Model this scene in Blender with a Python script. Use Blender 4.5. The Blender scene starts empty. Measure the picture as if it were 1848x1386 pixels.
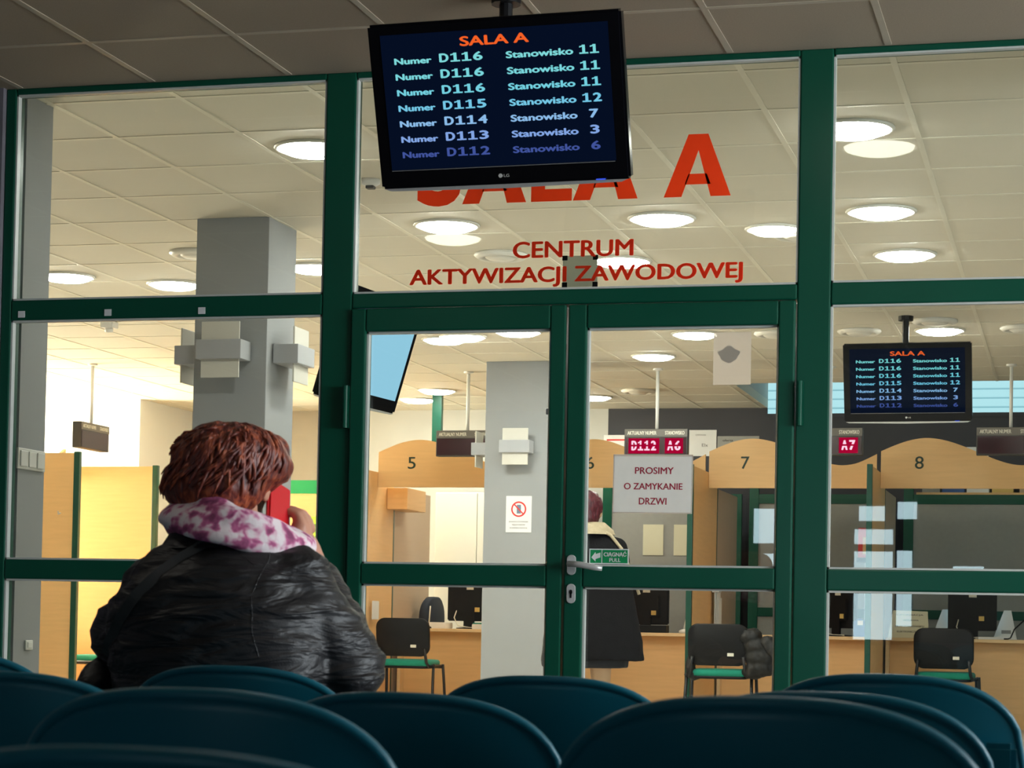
import bpy, bmesh, math, random
from math import sin, cos, pi, radians, sqrt
from mathutils import Vector, Matrix, noise
from mathutils.bvhtree import BVHTree
random.seed(7)
SC = bpy.context.scene
COL = SC.collection
# ------------------------------------------------------------------ camera
F, PX, PY = 3861.5, 924.0, 998.3
PITCH, ROLL, YAW, EYE, CEIL = .03215, .01909, .2593, .82, 2.90
_fw = Vector((-sin(YAW)*cos(PITCH), cos(YAW)*cos(PITCH), sin(PITCH)))
_r0 = Vector((cos(YAW), sin(YAW), 0)); _u0 = _r0.cross(_fw)
_r = _r0*cos(ROLL) + _u0*sin(ROLL); _u = -_r0*sin(ROLL) + _u0*cos(ROLL)
cd = bpy.data.cameras.new('camera'); cam = bpy.data.objects.new('camera', cd); COL.objects.link(cam)
cam.matrix_world = Matrix(((_r.x, _u.x, -_fw.x, 0), (_r.y, _u.y, -_fw.y, 0), (_r.z, _u.z, -_fw.z, EYE), (0, 0, 0, 1)))
cd.sensor_fit = 'HORIZONTAL'; cd.sensor_width = 36.0
cd.lens = F/1848*36.0
cd.shift_y = (PY-693.0)/1848.0
cd.clip_start = .05; cd.clip_end = 100
cd.dof.use_dof = True; cd.dof.focus_distance = 10.0; cd.dof.aperture_fstop = 14
SC.camera = cam
# ------------------------------------------------------------------ world, exposure
SC.view_settings.view_transform = 'Standard'
SC.view_settings.look = 'None'
SC.view_settings.gamma = 1.0
SC.view_settings.use_curve_mapping = False
SC.view_settings.exposure = 0.0
w = bpy.data.worlds.new('world'); SC.world = w; w.use_nodes = True
w.node_tree.nodes['Background'].inputs[0].default_value = (.45, .6, .8, 1)
w.node_tree.nodes['Background'].inputs[1].default_value = .25
LAMP = 70.0            # radiance of the ceiling lamps' diffusers
DAY_FRONT = 9.0        # daylight behind the waiting-room windows
ADDED_SIDE = 115.0         # radiance of the unseen window added to brighten the hall's left
ADDED_RIGHT = 19.0         # radiance of the unseen window added to light the partition's front
DAY_CLERE = 1.0        # daylight in the high window strip

# ------------------------------------------------------------------ materials
def new_mat(name):
    m = bpy.data.materials.new(name); m.use_nodes = True
    nt = m.node_tree; nt.nodes.clear()
    out = nt.nodes.new('ShaderNodeOutputMaterial')
    return m, nt, out
def pm(name, col, rough=.5, metal=0., noise_s=0, amt=.12, bump=0, bscale=None, coat=0., spec=.5, stretch=(1, 1, 1), sheen=0):
    m, nt, out = new_mat(name)
    b = nt.nodes.new('ShaderNodeBsdfPrincipled'); nt.links.new(b.outputs[0], out.inputs[0])
    b.inputs['Base Color'].default_value = (*col, 1); b.inputs['Roughness'].default_value = rough
    b.inputs['Metallic'].default_value = metal; b.inputs['Coat Weight'].default_value = coat
    b.inputs['Specular IOR Level'].default_value = spec; b.inputs['Sheen Weight'].default_value = sheen
    if noise_s or bump:
        tc = nt.nodes.new('ShaderNodeTexCoord'); mp = nt.nodes.new('ShaderNodeMapping')
        mp.inputs['Scale'].default_value = stretch
        nt.links.new(tc.outputs['Object'], mp.inputs[0])
    if noise_s:
        n = nt.nodes.new('ShaderNodeTexNoise'); n.inputs['Scale'].default_value = noise_s; n.inputs['Detail'].default_value = 5
        nt.links.new(mp.outputs[0], n.inputs[0])
        mx = nt.nodes.new('ShaderNodeMix'); mx.data_type = 'RGBA'
        mx.inputs[6].default_value = (*[c*(1-amt) for c in col], 1); mx.inputs[7].default_value = (*[min(1, c*(1+amt)) for c in col], 1)
        nt.links.new(n.outputs[0], mx.inputs[0]); nt.links.new(mx.outputs[2], b.inputs['Base Color'])
    if bump:
        n2 = nt.nodes.new('ShaderNodeTexNoise'); n2.inputs['Scale'].default_value = bscale or 60; n2.inputs['Detail'].default_value = 4
        nt.links.new(mp.outputs[0], n2.inputs[0])
        bp = nt.nodes.new('ShaderNodeBump'); bp.inputs['Strength'].default_value = bump; bp.inputs['Distance'].default_value = .01
        nt.links.new(n2.outputs[0], bp.inputs['Height']); nt.links.new(bp.outputs[0], b.inputs['Normal'])
    return m
def em(name, col, s=1.0):
    m, nt, out = new_mat(name)
    e = nt.nodes.new('ShaderNodeEmission'); e.inputs[0].default_value = (*col, 1); e.inputs[1].default_value = s
    nt.links.new(e.outputs[0], out.inputs[0]); return m
def wood(name, col, amt=.1):
    return pm(name, col, .45, noise_s=3.0, amt=amt, stretch=(1.2, 1.2, 14), spec=.4)
def glassmat(name, tint=(.93, .97, .95), boost=1.0):
    m, nt, out = new_mat(name)
    fr = nt.nodes.new('ShaderNodeFresnel'); fr.inputs[0].default_value = 1.5
    t = nt.nodes.new('ShaderNodeBsdfTransparent'); t.inputs[0].default_value = (*tint, 1)
    g = nt.nodes.new('ShaderNodeBsdfGlossy'); g.inputs['Roughness'].default_value = .01
    mx = nt.nodes.new('ShaderNodeMixShader')
    mu = nt.nodes.new('ShaderNodeMath'); mu.operation = 'MULTIPLY'; mu.inputs[1].default_value = boost
    nt.links.new(fr.outputs[0], mu.inputs[0]); nt.links.new(mu.outputs[0], mx.inputs[0])
    nt.links.new(t.outputs[0], mx.inputs[1]); nt.links.new(g.outputs[0], mx.inputs[2]); nt.links.new(mx.outputs[0], out.inputs[0])
    return m
M = {}
M['green'] = pm('green paint', (.002, .078, .044), .3, noise_s=4, amt=.1, bump=.02, bscale=40, spec=.35)
M['green_edge'] = pm('dark green post paint', (.004, .06, .036), .35, noise_s=6)
M['gasket'] = pm('pale glazing bead', (.62, .64, .6), .4, noise_s=20, amt=.1)
M['glass'] = glassmat('window glass')
M['wall'] = pm('grey wall plaster', (.56, .56, .53), .85, noise_s=5, amt=.05, bump=.08, bscale=180)
M['wall_beige'] = pm('beige wall plaster', (.60, .57, .50), .85, noise_s=5, amt=.05, bump=.08, bscale=180)
M['wall_white'] = pm('white wall paint', (.85, .84, .80), .85, noise_s=5, amt=.03, bump=.08, bscale=180)
M['wall_dark'] = pm('dark grey wall', (.055, .055, .065), .8, noise_s=3, amt=.2)
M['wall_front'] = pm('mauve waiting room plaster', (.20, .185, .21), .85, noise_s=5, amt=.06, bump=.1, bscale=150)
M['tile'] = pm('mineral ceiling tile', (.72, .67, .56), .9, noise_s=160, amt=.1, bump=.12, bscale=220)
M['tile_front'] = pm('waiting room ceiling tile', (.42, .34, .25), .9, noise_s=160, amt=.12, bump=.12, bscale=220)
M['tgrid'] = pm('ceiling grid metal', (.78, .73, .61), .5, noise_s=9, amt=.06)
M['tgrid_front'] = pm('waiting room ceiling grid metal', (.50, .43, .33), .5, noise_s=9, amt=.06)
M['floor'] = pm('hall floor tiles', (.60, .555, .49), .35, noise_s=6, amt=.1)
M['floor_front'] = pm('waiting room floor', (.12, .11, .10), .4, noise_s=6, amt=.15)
M['column'] = pm('grey column paint', (.34, .35, .36), .8, noise_s=6, amt=.05, bump=.06, bscale=170)
M['tan'] = wood('light beech laminate', (.84, .52, .235))
M['tan_edge'] = wood('beech edge strip', (.86, .61, .34))
M['tan_grey'] = wood('pinkish laminate panel', (.55, .40, .28), .06)
M['white_lam'] = pm('white laminate', (.78, .76, .68), .45, noise_s=4, amt=.03)
M['grey_panel'] = pm('grey screen fabric', (.36, .36, .34), .8, noise_s=30, amt=.08)
M['black'] = pm('black plastic', (.009, .009, .010), .42, noise_s=20, amt=.2, spec=.25)
M['gloss_black'] = pm('glossy black bezel', (.004, .004, .006), .15, noise_s=9, amt=.2, spec=.35)
M['anthracite'] = pm('anthracite display case', (.045, .043, .04), .5, noise_s=20, amt=.1)
M['taupe'] = pm('taupe display header', (.16, .145, .125), .5, noise_s=20, amt=.08)
M['led_dark'] = pm('unlit red display window', (.035, .008, .012), .18, noise_s=10, amt=.2)
M['white'] = pm('white plastic', (.8, .79, .76), .4, noise_s=10, amt=.03)
M['paper'] = pm('white paper', (.84, .84, .84), .7, noise_s=12, amt=.03)
M['cream_paper'] = pm('cream paper', (.82, .78, .58), .7, noise_s=9, amt=.04)
M['lime'] = pm('lime paper', (.42, .80, .06), .7, noise_s=9, amt=.04)
M['sconce'] = pm('frosted cream lamp plate', (.66, .64, .57), .5, noise_s=10, amt=.03)
M['sconce_box'] = pm('grey lamp housing', (.42, .43, .45), .4, noise_s=14, amt=.05)
M['steel'] = pm('satin aluminium', (.68, .68, .67), .32, .35, noise_s=40, amt=.1)
M['chrome_dark'] = pm('dark tube metal', (.03, .03, .032), .35, .4, noise_s=20, amt=.1)
M['teal'] = pm('teal shell plastic', (.0015, .098, .145), .38, noise_s=5, amt=.1, bump=.04, bscale=350, spec=.28)
M['seat_green'] = pm('green seat fabric', (.006, .26, .17), .85, noise_s=60, amt=.2, bump=.1, bscale=300, sheen=.1)
M['red_text'] = pm('crimson print', (.42, .02, .06), .6, noise_s=8, amt=.05)
M['black_text'] = pm('black print', (.02, .02, .02), .6, noise_s=8, amt=.05)
M['green_num'] = pm('dark green numeral', (.01, .035, .02), .5, noise_s=8, amt=.05)
M['cream_text'] = pm('cream print', (.82, .78, .66), .6, noise_s=8, amt=.05)
M['sign_green'] = pm('sign green', (.004, .30, .10), .5, noise_s=8, amt=.05)
M['sign_red'] = pm('sign red', (.75, .03, .02), .5, noise_s=8, amt=.05)
M['sign_blue'] = pm('sign blue grey', (.16, .22, .32), .5, noise_s=8, amt=.05)
M['lamp_rim'] = pm('lamp rim', (.8, .77, .7), .5, noise_s=9, amt=.03)
M['lamp'] = em('lamp diffuser', (1.0, .965, .90), LAMP)
M['lamp_wait'] = em('waiting room lamp diffuser', (1.0, .95, .85), LAMP*.17)
M['lamp_small'] = em('small lamp diffuser', (1.0, .92, .74), LAMP*.5)
M['daylight_front'] = em('daylight outside the front windows', (.68, .90, 1.0), DAY_FRONT)
M['added_light_right'] = em('added waiting room side light', (.86, .95, 1.0), ADDED_RIGHT)  # glowing pane added as front light, kept clear of the reflections
M['added_light_side'] = em('added hall side light', (1.0, .90, .70), ADDED_SIDE)  # glowing pane added to brighten the left dividers and pier
M['scr_navy'] = em('navy television picture', (.0016, .0045, .016), 1.0)
M['scr_blue'] = em('pale blue television picture', (.36, .70, .92), .95)
M['led_glow'] = em('lit red display window', (.62, .0, .045), .75)
M['led_digit'] = em('lit display digits', (1.0, .62, .78), 1.3)
M['txt_orange'] = em('orange screen text', (1.0, .13, .02), .9)
M['led_blue'] = em('standby light', (.05, .12, 1.0), 1.0)
for k, c in enumerate([(.24, .80, .82), (.22, .78, .84), (.20, .74, .88), (.20, .66, .92), (.30, .58, .95), (.26, .44, .90), (.06, .10, .38)]):
    M['row%d' % k] = em('screen text row %d' % k, c, .85)
M['skin'] = pm('skin', (.55, .26, .17), .5, noise_s=25, amt=.08, bump=.05, bscale=250)
M['trousers'] = pm('dark trousers', (.015, .016, .02), .8, noise_s=30, amt=.2)
M['shoe'] = pm('dark shoe leather', (.012, .011, .011), .4, noise_s=20, amt=.2)
M['phone'] = pm('red phone case', (.62, .012, .02), .3, noise_s=10, amt=.05)
M['coat'] = pm('charcoal wool coat', (.013, .0125, .014), .85, noise_s=40, amt=.3, bump=.3, bscale=120, spec=.08)
M['fur'] = pm('beige knitted collar', (.55, .45, .30), .9, noise_s=40, amt=.2, bump=.5, bscale=120)
M['puffer'] = pm('black puffer nylon', (.009, .009, .0095), .6, noise_s=15, amt=.25, bump=.3, bscale=40)
M['stocking'] = pm('beige stockings', (.60, .38, .22), .6, noise_s=20, amt=.06)
M['binder_blue'] = pm('blue folder', (.05, .13, .38), .5, noise_s=10, amt=.1)
M['navy_fabric'] = pm('dark office chair fabric', (.016, .022, .035), .8, noise_s=50, amt=.2)
M['grey_print'] = pm('grey print', (.3, .3, .3), .6, noise_s=9, amt=.1)
M['yellow_dev'] = pm('yellow sticker', (.75, .52, .16), .6, noise_s=9, amt=.1)
def hair_mat(name, c0, c1, c2):
    m, nt, out = new_mat(name)
    b = nt.nodes.new('ShaderNodeBsdfPrincipled'); nt.links.new(b.outputs[0], out.inputs[0])
    b.inputs['Roughness'].default_value = .38; b.inputs['Specular IOR Level'].default_value = .45
    tc = nt.nodes.new('ShaderNodeTexCoord'); mp = nt.nodes.new('ShaderNodeMapping'); mp.inputs['Scale'].default_value = (26, 26, 6)
    mp.inputs['Rotation'].default_value = (0, .35, 0)
    n = nt.nodes.new('ShaderNodeTexNoise'); n.inputs['Scale'].default_value = 3.2; n.inputs['Detail'].default_value = 6; n.inputs['Distortion'].default_value = .6
    nt.links.new(tc.outputs['Object'], mp.inputs[0]); nt.links.new(mp.outputs[0], n.inputs[0])
    r = nt.nodes.new('ShaderNodeValToRGB')
    e = r.color_ramp.elements; e[0].position = .3; e[0].color = (*c0, 1); e[1].position = .72; e[1].color = (*c2, 1)
    q = e.new(.5); q.color = (*c1, 1)
    nt.links.new(n.outputs[0], r.inputs[0]); nt.links.new(r.outputs[0], b.inputs['Base Color'])
    bp = nt.nodes.new('ShaderNodeBump'); bp.inputs['Strength'].default_value = .7; bp.inputs['Distance'].default_value = .006
    nt.links.new(n.outputs[0], bp.inputs['Height']); nt.links.new(bp.outputs[0], b.inputs['Normal'])
    return m
M['hair'] = hair_mat('auburn hair', (.04, .008, .010), (.17, .03, .017), (.50, .12, .045))
M['hair2'] = hair_mat('burgundy hair', (.03, .004, .01), (.08, .009, .018), (.14, .02, .03))
def leather_mat():
    m, nt, out = new_mat('black creased leather')
    b = nt.nodes.new('ShaderNodeBsdfPrincipled'); nt.links.new(b.outputs[0], out.inputs[0])
    b.inputs['Base Color'].default_value = (.012, .0115, .0135, 1); b.inputs['Roughness'].default_value = .47; b.inputs['Specular IOR Level'].default_value = .4
    tc = nt.nodes.new('ShaderNodeTexCoord'); mp = nt.nodes.new('ShaderNodeMapping'); mp.inputs['Scale'].default_value = (3.0, 3.0, 13.0)
    mp.inputs['Rotation'].default_value = (0, -.22, 0)
    nt.links.new(tc.outputs['Object'], mp.inputs[0])
    n = nt.nodes.new('ShaderNodeTexNoise'); n.inputs['Scale'].default_value = 1.9; n.inputs['Detail'].default_value = 3; n.inputs['Distortion'].default_value = .9
    nt.links.new(mp.outputs[0], n.inputs[0])
    v = nt.nodes.new('ShaderNodeTexVoronoi'); v.inputs['Scale'].default_value = 330
    nt.links.new(tc.outputs['Object'], v.inputs[0])
    b1 = nt.nodes.new('ShaderNodeBump'); b1.inputs['Strength'].default_value = .8; b1.inputs['Distance'].default_value = .03
    b2 = nt.nodes.new('ShaderNodeBump'); b2.inputs['Strength'].default_value = .18; b2.inputs['Distance'].default_value = .002
    nt.links.new(n.outputs[0], b1.inputs['Height']); nt.links.new(v.outputs[0], b2.inputs['Height'])
    nt.links.new(b1.outputs[0], b2.inputs['Normal']); nt.links.new(b2.outputs[0], b.inputs['Normal'])
    return m
M['leather'] = leather_mat()
M['strap'] = pm('black strap webbing', (.02, .02, .021), .6, noise_s=60, amt=.3)
def scarf_mat():
    m, nt, out = new_mat('white scarf with pink and violet blotches')
    b = nt.nodes.new('ShaderNodeBsdfPrincipled'); nt.links.new(b.outputs[0], out.inputs[0])
    b.inputs['Roughness'].default_value = .8
    tc = nt.nodes.new('ShaderNodeTexCoord')
    n = nt.nodes.new('ShaderNodeTexNoise'); n.inputs['Scale'].default_value = 34; n.inputs['Detail'].default_value = 2; n.inputs['Distortion'].default_value = .25
    n2 = nt.nodes.new('ShaderNodeTexNoise'); n2.inputs['Scale'].default_value = 55; n2.inputs['Detail'].default_value = 2
    nt.links.new(tc.outputs['Object'], n.inputs[0]); nt.links.new(tc.outputs['Object'], n2.inputs[0])
    r = nt.nodes.new('ShaderNodeValToRGB'); e = r.color_ramp.elements
    e[0].position = .44; e[0].color = (.84, .72, .75, 1); e[1].position = .66; e[1].color = (.24, .05, .13, 1)
    q = e.new(.50); q.color = (.75, .46, .56, 1); q = e.new(.56); q.color = (.52, .12, .27, 1)
    nt.links.new(n.outputs[0], r.inputs[0]); nt.links.new(r.outputs[0], b.inputs['Base Color'])
    bp = nt.nodes.new('ShaderNodeBump'); bp.inputs['Strength'].default_value = .3; bp.inputs['Distance'].default_value = .006
    nt.links.new(n2.outputs[0], bp.inputs['Height']); nt.links.new(bp.outputs[0], b.inputs['Normal'])
    return m
M['scarf'] = scarf_mat()
def backlit(name, col, k, rough=.5):
    m, nt, out = new_mat(name)
    b = nt.nodes.new('ShaderNodeBsdfPrincipled'); b.inputs['Base Color'].default_value = (*col, 1); b.inputs['Roughness'].default_value = rough
    tl = nt.nodes.new('ShaderNodeBsdfTranslucent'); tc = nt.nodes.new('ShaderNodeTexCoord'); n = nt.nodes.new('ShaderNodeTexNoise'); n.inputs['Scale'].default_value = 30
    mx = nt.nodes.new('ShaderNodeMix'); mx.data_type = 'RGBA'; mx.inputs[6].default_value = (*[c*.94 for c in col], 1); mx.inputs[7].default_value = (*col, 1)
    nt.links.new(tc.outputs['Object'], n.inputs[0]); nt.links.new(n.outputs[0], mx.inputs[0]); nt.links.new(mx.outputs[2], tl.inputs[0]); nt.links.new(mx.outputs[2], b.inputs['Base Color'])
    ms = nt.nodes.new('ShaderNodeMixShader'); ms.inputs[0].default_value = k
    nt.links.new(b.outputs[0], ms.inputs[1]); nt.links.new(tl.outputs[0], ms.inputs[2]); nt.links.new(ms.outputs[0], out.inputs[0])
    return m
M['red_vinyl'] = backlit('translucent red vinyl', (1.0, .062, .010), .55)
M['emblem'] = backlit('pale blue grey print', (.66, .67, .72), .5, .7)
M['olive_plate'] = backlit('grey olive card', (.40, .41, .33), .45, .6)
M['paper_lit'] = backlit('thin white paper', (.95, .95, .97), .55, .7)
def film_mat():
    m, nt, out = new_mat('thin translucent paper')
    t = nt.nodes.new('ShaderNodeBsdfTransparent'); t.inputs[0].default_value = (.9, .88, .86, 1)
    d = nt.nodes.new('ShaderNodeBsdfDiffuse'); d.inputs[0].default_value = (.8, .78, .77, 1)
    tl = nt.nodes.new('ShaderNodeBsdfTranslucent'); tl.inputs[0].default_value = (.86, .80, .76, 1)
    m1 = nt.nodes.new('ShaderNodeMixShader'); m1.inputs[0].default_value = .8
    m2 = nt.nodes.new('ShaderNodeMixShader'); m2.inputs[0].default_value = .88
    nt.links.new(d.outputs[0], m1.inputs[1]); nt.links.new(tl.outputs[0], m1.inputs[2])
    nt.links.new(t.outputs[0], m2.inputs[1]); nt.links.new(m1.outputs[0], m2.inputs[2]); nt.links.new(m2.outputs[0], out.inputs[0])
    return m
M['film'] = film_mat()
def blinds_mat():      # sky seen between horizontal blind slats
    m, nt, out = new_mat('daylight through horizontal blinds')
    tc = nt.nodes.new('ShaderNodeTexCoord'); sp = nt.nodes.new('ShaderNodeSeparateXYZ'); nt.links.new(tc.outputs['Object'], sp.inputs[0])
    mu = nt.nodes.new('ShaderNodeMath'); mu.operation = 'MULTIPLY'; mu.inputs[1].default_value = 1/.085; nt.links.new(sp.outputs[2], mu.inputs[0])
    fr = nt.nodes.new('ShaderNodeMath'); fr.operation = 'FRACT'; nt.links.new(mu.outputs[0], fr.inputs[0])
    r = nt.nodes.new('ShaderNodeValToRGB'); e = r.color_ramp.elements
    e[0].position = .0; e[0].color = (.16, .42, .52, 1); e[1].position = .22; e[1].color = (.55, .90, 1.0, 1)
    nt.links.new(fr.outputs[0], r.inputs[0])
    em_ = nt.nodes.new('ShaderNodeEmission'); em_.inputs[1].default_value = DAY_CLERE
    nt.links.new(r.outputs[0], em_.inputs[0]); nt.links.new(em_.outputs[0], out.inputs[0])
    return m
M['blinds'] = blinds_mat()

# ------------------------------------------------------------------ mesh helpers
class MB:
    def __init__(s): s.bm = bmesh.new()
    def box(s, x0, x1, y0, y1, z0, z1, bev=0):
        v = [s.bm.verts.new(p) for p in ((x0, y0, z0), (x1, y0, z0), (x1, y1, z0), (x0, y1, z0), (x0, y0, z1), (x1, y0, z1), (x1, y1, z1), (x0, y1, z1))]
        for f in ((3, 2, 1, 0), (4, 5, 6, 7), (0, 1, 5, 4), (1, 2, 6, 5), (2, 3, 7, 6), (3, 0, 4, 7)): s.bm.faces.new([v[i] for i in f])
        if bev:
            es = list({e for q in v for e in q.link_edges})
            bmesh.ops.bevel(s.bm, geom=es, offset=bev, segments=2, affect='EDGES')
        return s
    def quad(s, *p):
        s.bm.faces.new([s.bm.verts.new(q) for q in p]); return s
    def prism(s, prof, y0, y1):              # profile in x-z, extruded along y
        a = [s.bm.verts.new((x, y0, z)) for x, z in prof]; b = [s.bm.verts.new((x, y1, z)) for x, z in prof]
        n = len(prof)
        s.bm.faces.new(a); s.bm.faces.new(b[::-1])
        for i in range(n): s.bm.faces.new((a[i], b[i], b[(i+1) % n], a[(i+1) % n]))
        return s
    def loft(s, rings, caps=True, closed=True):
        R = [[s.bm.verts.new(p) for p in r] for r in rings]
        n = len(R[0])
        for a, b in zip(R, R[1:]):
            for i in range(n if closed else n-1):
                j = (i+1) % n
                s.bm.faces.new((a[i], a[j], b[j], b[i]))
        if caps and closed: s.bm.faces.new(R[0][::-1]); s.bm.faces.new(R[-1])
        return s
    def tube(s, pts, r, seg=8, caps=True):
        pts = [Vector(p) for p in pts]; rs = r if isinstance(r, (list, tuple)) else [r]*len(pts)
        rings = []; ref = None
        for i, p in enumerate(pts):
            d = (pts[min(i+1, len(pts)-1)] - pts[max(i-1, 0)]).normalized()
            if ref is None:
                ref = Vector((0, 0, 1)) if abs(d.z) < .9 else Vector((1, 0, 0))
            a = d.cross(ref).normalized(); b = a.cross(d).normalized(); ref = b
            rings.append([p + (a*cos(2*pi*k/seg) + b*sin(2*pi*k/seg))*rs[i] for k in range(seg)])
        return s.loft(rings, caps)
    def lathe(s, prof, c=(0, 0, 0), seg=24):   # (r, z) profile about z
        rings = [[(c[0]+r*cos(2*pi*k/seg), c[1]+r*sin(2*pi*k/seg), c[2]+z) for k in range(seg)] for r, z in prof]
        return s.loft(rings)
    def ell(s, c, r, seg=20, rot=None):
        m = Matrix.Translation(c) @ (rot.to_4x4() if rot else Matrix()) @ Matrix.Diagonal((*r, 1))
        bmesh.ops.create_uvsphere(s.bm, u_segments=seg, v_segments=seg//2+2, radius=1, matrix=m); return s
    def caps(s, p, q, r0, r1, seg=16):
        p, q = Vector(p), Vector(q); s.tube([p, q], [r0, r1], seg); s.ell(p, (r0,)*3, seg); s.ell(q, (r1,)*3, seg); return s
    def chain(s, pts, rs, seg=16):
        for i in range(len(pts)-1): s.caps(pts[i], pts[i+1], rs[i], rs[i+1], seg)
        return s
    def build(s, name, mat, parent=None, smooth=False, bevel=0):
        bmesh.ops.recalc_face_normals(s.bm, faces=s.bm.faces[:])
        me = bpy.data.meshes.new(name); s.bm.to_mesh(me); s.bm.free()
        o = bpy.data.objects.new(name, me); COL.objects.link(o)
        for m in (mat if isinstance(mat, (list, tuple)) else [mat]): me.materials.append(m)
        if parent: o.parent = parent
        if smooth:
            for f in me.polygons: f.use_smooth = True
        if bevel:
            b = o.modifiers.new('bevel', 'BEVEL'); b.width = bevel; b.segments = 2; b.limit_method = 'ANGLE'; b.angle_limit = .6
        return o
def tag(o, label, cat, group=None):
    o['label'] = label; o['category'] = cat
    if group: o['group'] = group
    return o
def thing(name, label, cat, loc=(0, 0, 0), rz=0, group=None):
    o = bpy.data.objects.new(name, None); COL.objects.link(o); o.empty_display_size = .1
    o.location = loc; o.rotation_euler = (0, 0, rz)
    return tag(o, label, cat, group)
def setting(name, loc=(0, 0, 0), rz=0):
    o = bpy.data.objects.new(name, None); COL.objects.link(o); o.empty_display_size = .1
    o.location = loc; o.rotation_euler = (0, 0, rz); o['kind'] = 'structure'; return o
def struct(mb, name, mat, bevel=0):
    o = mb.build(name, mat, bevel=bevel); o['kind'] = 'structure'; return o
def box(name, mat, parent, x0, x1, y0, y1, z0, z1, bevel=0):
    return MB().box(x0, x1, y0, y1, z0, z1).build(name, mat, parent, bevel=bevel)
def dup(root, loc, rz=None, label=None):
    def cp(o, par):
        c = o.copy(); COL.objects.link(c)
        if par: c.parent = par
        for ch in list(o.children): cp(ch, c)
        return c
    r = cp(root, None); r.location = loc
    if rz is not None: r.rotation_euler = (0, 0, rz)
    if label: r['label'] = label
    return r
def glyphs(body, bold=0.0, spacing=1.0):
    cu = bpy.data.curves.new('t', 'FONT'); cu.body = body; cu.size = 1; cu.offset = bold; cu.space_character = spacing
    cu.resolution_u = 4
    o = bpy.data.objects.new('t', cu); COL.objects.link(o)
    dg = bpy.context.evaluated_depsgraph_get()
    me = bpy.data.meshes.new_from_object(o.evaluated_get(dg))
    bpy.data.objects.remove(o); bpy.data.curves.remove(cu)
    return me
def one_glyph():
    """a numeral 1 with flag and foot"""
    bm = bmesh.new()
    for pl in (((.36, 0), (.66, 0), (.66, 1), (.36, 1)), ((.04, 0), (.98, 0), (.98, .16), (.04, .16)), ((.06, .70), (.36, .78), (.36, 1), (.30, .90), (.06, .86))):
        bm.faces.new([bm.verts.new((x, z, 0)) for x, z in pl])
    me = bpy.data.meshes.new('t'); bm.to_mesh(me); bm.free(); return me
def heavy_glyph(ch):
    """broad capital A or L"""
    P = {'A': (((0, 0), (.266, 0), (.512, .74), (.512, 1), (.36, 1)), ((1, 0), (.655, 1), (.512, 1), (.512, .74), (.70, 0)), ((.31, .196), (.365, .365), (.64, .365), (.70, .196))),
         'L': (((0, 0), (.34, 0), (.34, 1), (0, 1)), ((.34, 0), (1, 0), (1, .2), (.34, .2)))}[ch]
    bm = bmesh.new()
    for pl in P: bm.faces.new([bm.verts.new((x, z, 0)) for x, z in pl])
    me = bpy.data.meshes.new('t'); bm.to_mesh(me); bm.free(); return me
def cells(text, x0, x1, z0, z1, mi, bold):
    n = len(text); p = (x1-x0)/(n-.16); out = []
    for k, ch in enumerate(text): out.append((ch, x0+p*k, x0+p*(k+.84), z0, z1, mi, bold))
    return out
def lettering(name, items, parent, mats, y=-.001, thick=0, serifs=False):
    """items: (text, x0, x1, z0, z1, material index, bold); text faces local -Y. z0/z1 are the bounds of the glyphs."""
    bm = bmesh.new()
    for it in items:
        body, x0, x1, z0, z1, mi, bold = it
        h_ = z1-z0; w_ = bold*h_
        me = one_glyph() if body == '1' else heavy_glyph(body[1]) if body[0] == '!' else glyphs(body, max(0, -bold))
        xs = [v.co.x for v in me.vertices]; ys = [v.co.y for v in me.vertices]
        a, b, c, d = min(xs), max(xs), min(ys), max(ys)
        offs = [(0, 0)] if bold <= 0 or body == '1' else [(-w_, 0), (w_, 0), (0, w_*.5), (0, -w_*.5), (-w_*.5, 0), (w_*.5, 0)]
        for q, (ox, oz) in enumerate(offs):
            n0 = len(bm.verts); f0 = len(bm.faces)
            bm.from_mesh(me)
            bm.verts.ensure_lookup_table(); bm.faces.ensure_lookup_table()
            X0, X1, Z0, Z1 = (x0+w_, x1-w_, z0+w_*.5, z1-w_*.5) if len(offs) > 1 else (x0, x1, z0, z1)
            for v in bm.verts[n0:]:
                v.co = Vector((X0+(v.co.x-a)/(b-a)*(X1-X0)+ox, y-.00002*q, Z0+(v.co.y-c)/(d-c)*(Z1-Z0)+oz))
            for f in bm.faces[f0:]:
                f.material_index = mi
                f.normal_update()
                if f.normal.y > 0: f.normal_flip()
        bpy.data.meshes.remove(me)
    me = bpy.data.meshes.new(name); bm.to_mesh(me); bm.free()
    for m in mats: me.materials.append(m)
    o = bpy.data.objects.new(name, me); COL.objects.link(o)
    if parent: o.parent = parent
    if thick:
        s_ = o.modifiers.new('thickness', 'SOLIDIFY'); s_.thickness = thick; s_.offset = 0
    return o
def remeshed(mb, name, mat, parent, voxel=.012, smooth_it=6, disp=0, dscale=.1, factor=.5):
    """fuse overlapping closed shapes into one continuous skin"""
    o = mb.build(name, mat)
    r = o.modifiers.new('r', 'REMESH'); r.mode = 'VOXEL'; r.voxel_size = voxel
    s = o.modifiers.new('s', 'SMOOTH'); s.factor = factor; s.iterations = smooth_it
    if disp:
        t = bpy.data.textures.new(name, 'CLOUDS'); t.noise_scale = dscale; t.noise_depth = 2
        d = o.modifiers.new('d', 'DISPLACE'); d.texture = t; d.strength = disp; d.mid_level = .5; d.texture_coords = 'LOCAL'
    dg = bpy.context.evaluated_depsgraph_get()
    me = bpy.data.meshes.new_from_object(o.evaluated_get(dg))
    o.modifiers.clear(); old = o.data; o.data = me; bpy.data.meshes.remove(old)
    me.name = name
    if not me.materials: me.materials.append(mat)
    for f in me.polygons: f.use_smooth = True
    o.parent = parent
    return o

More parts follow.
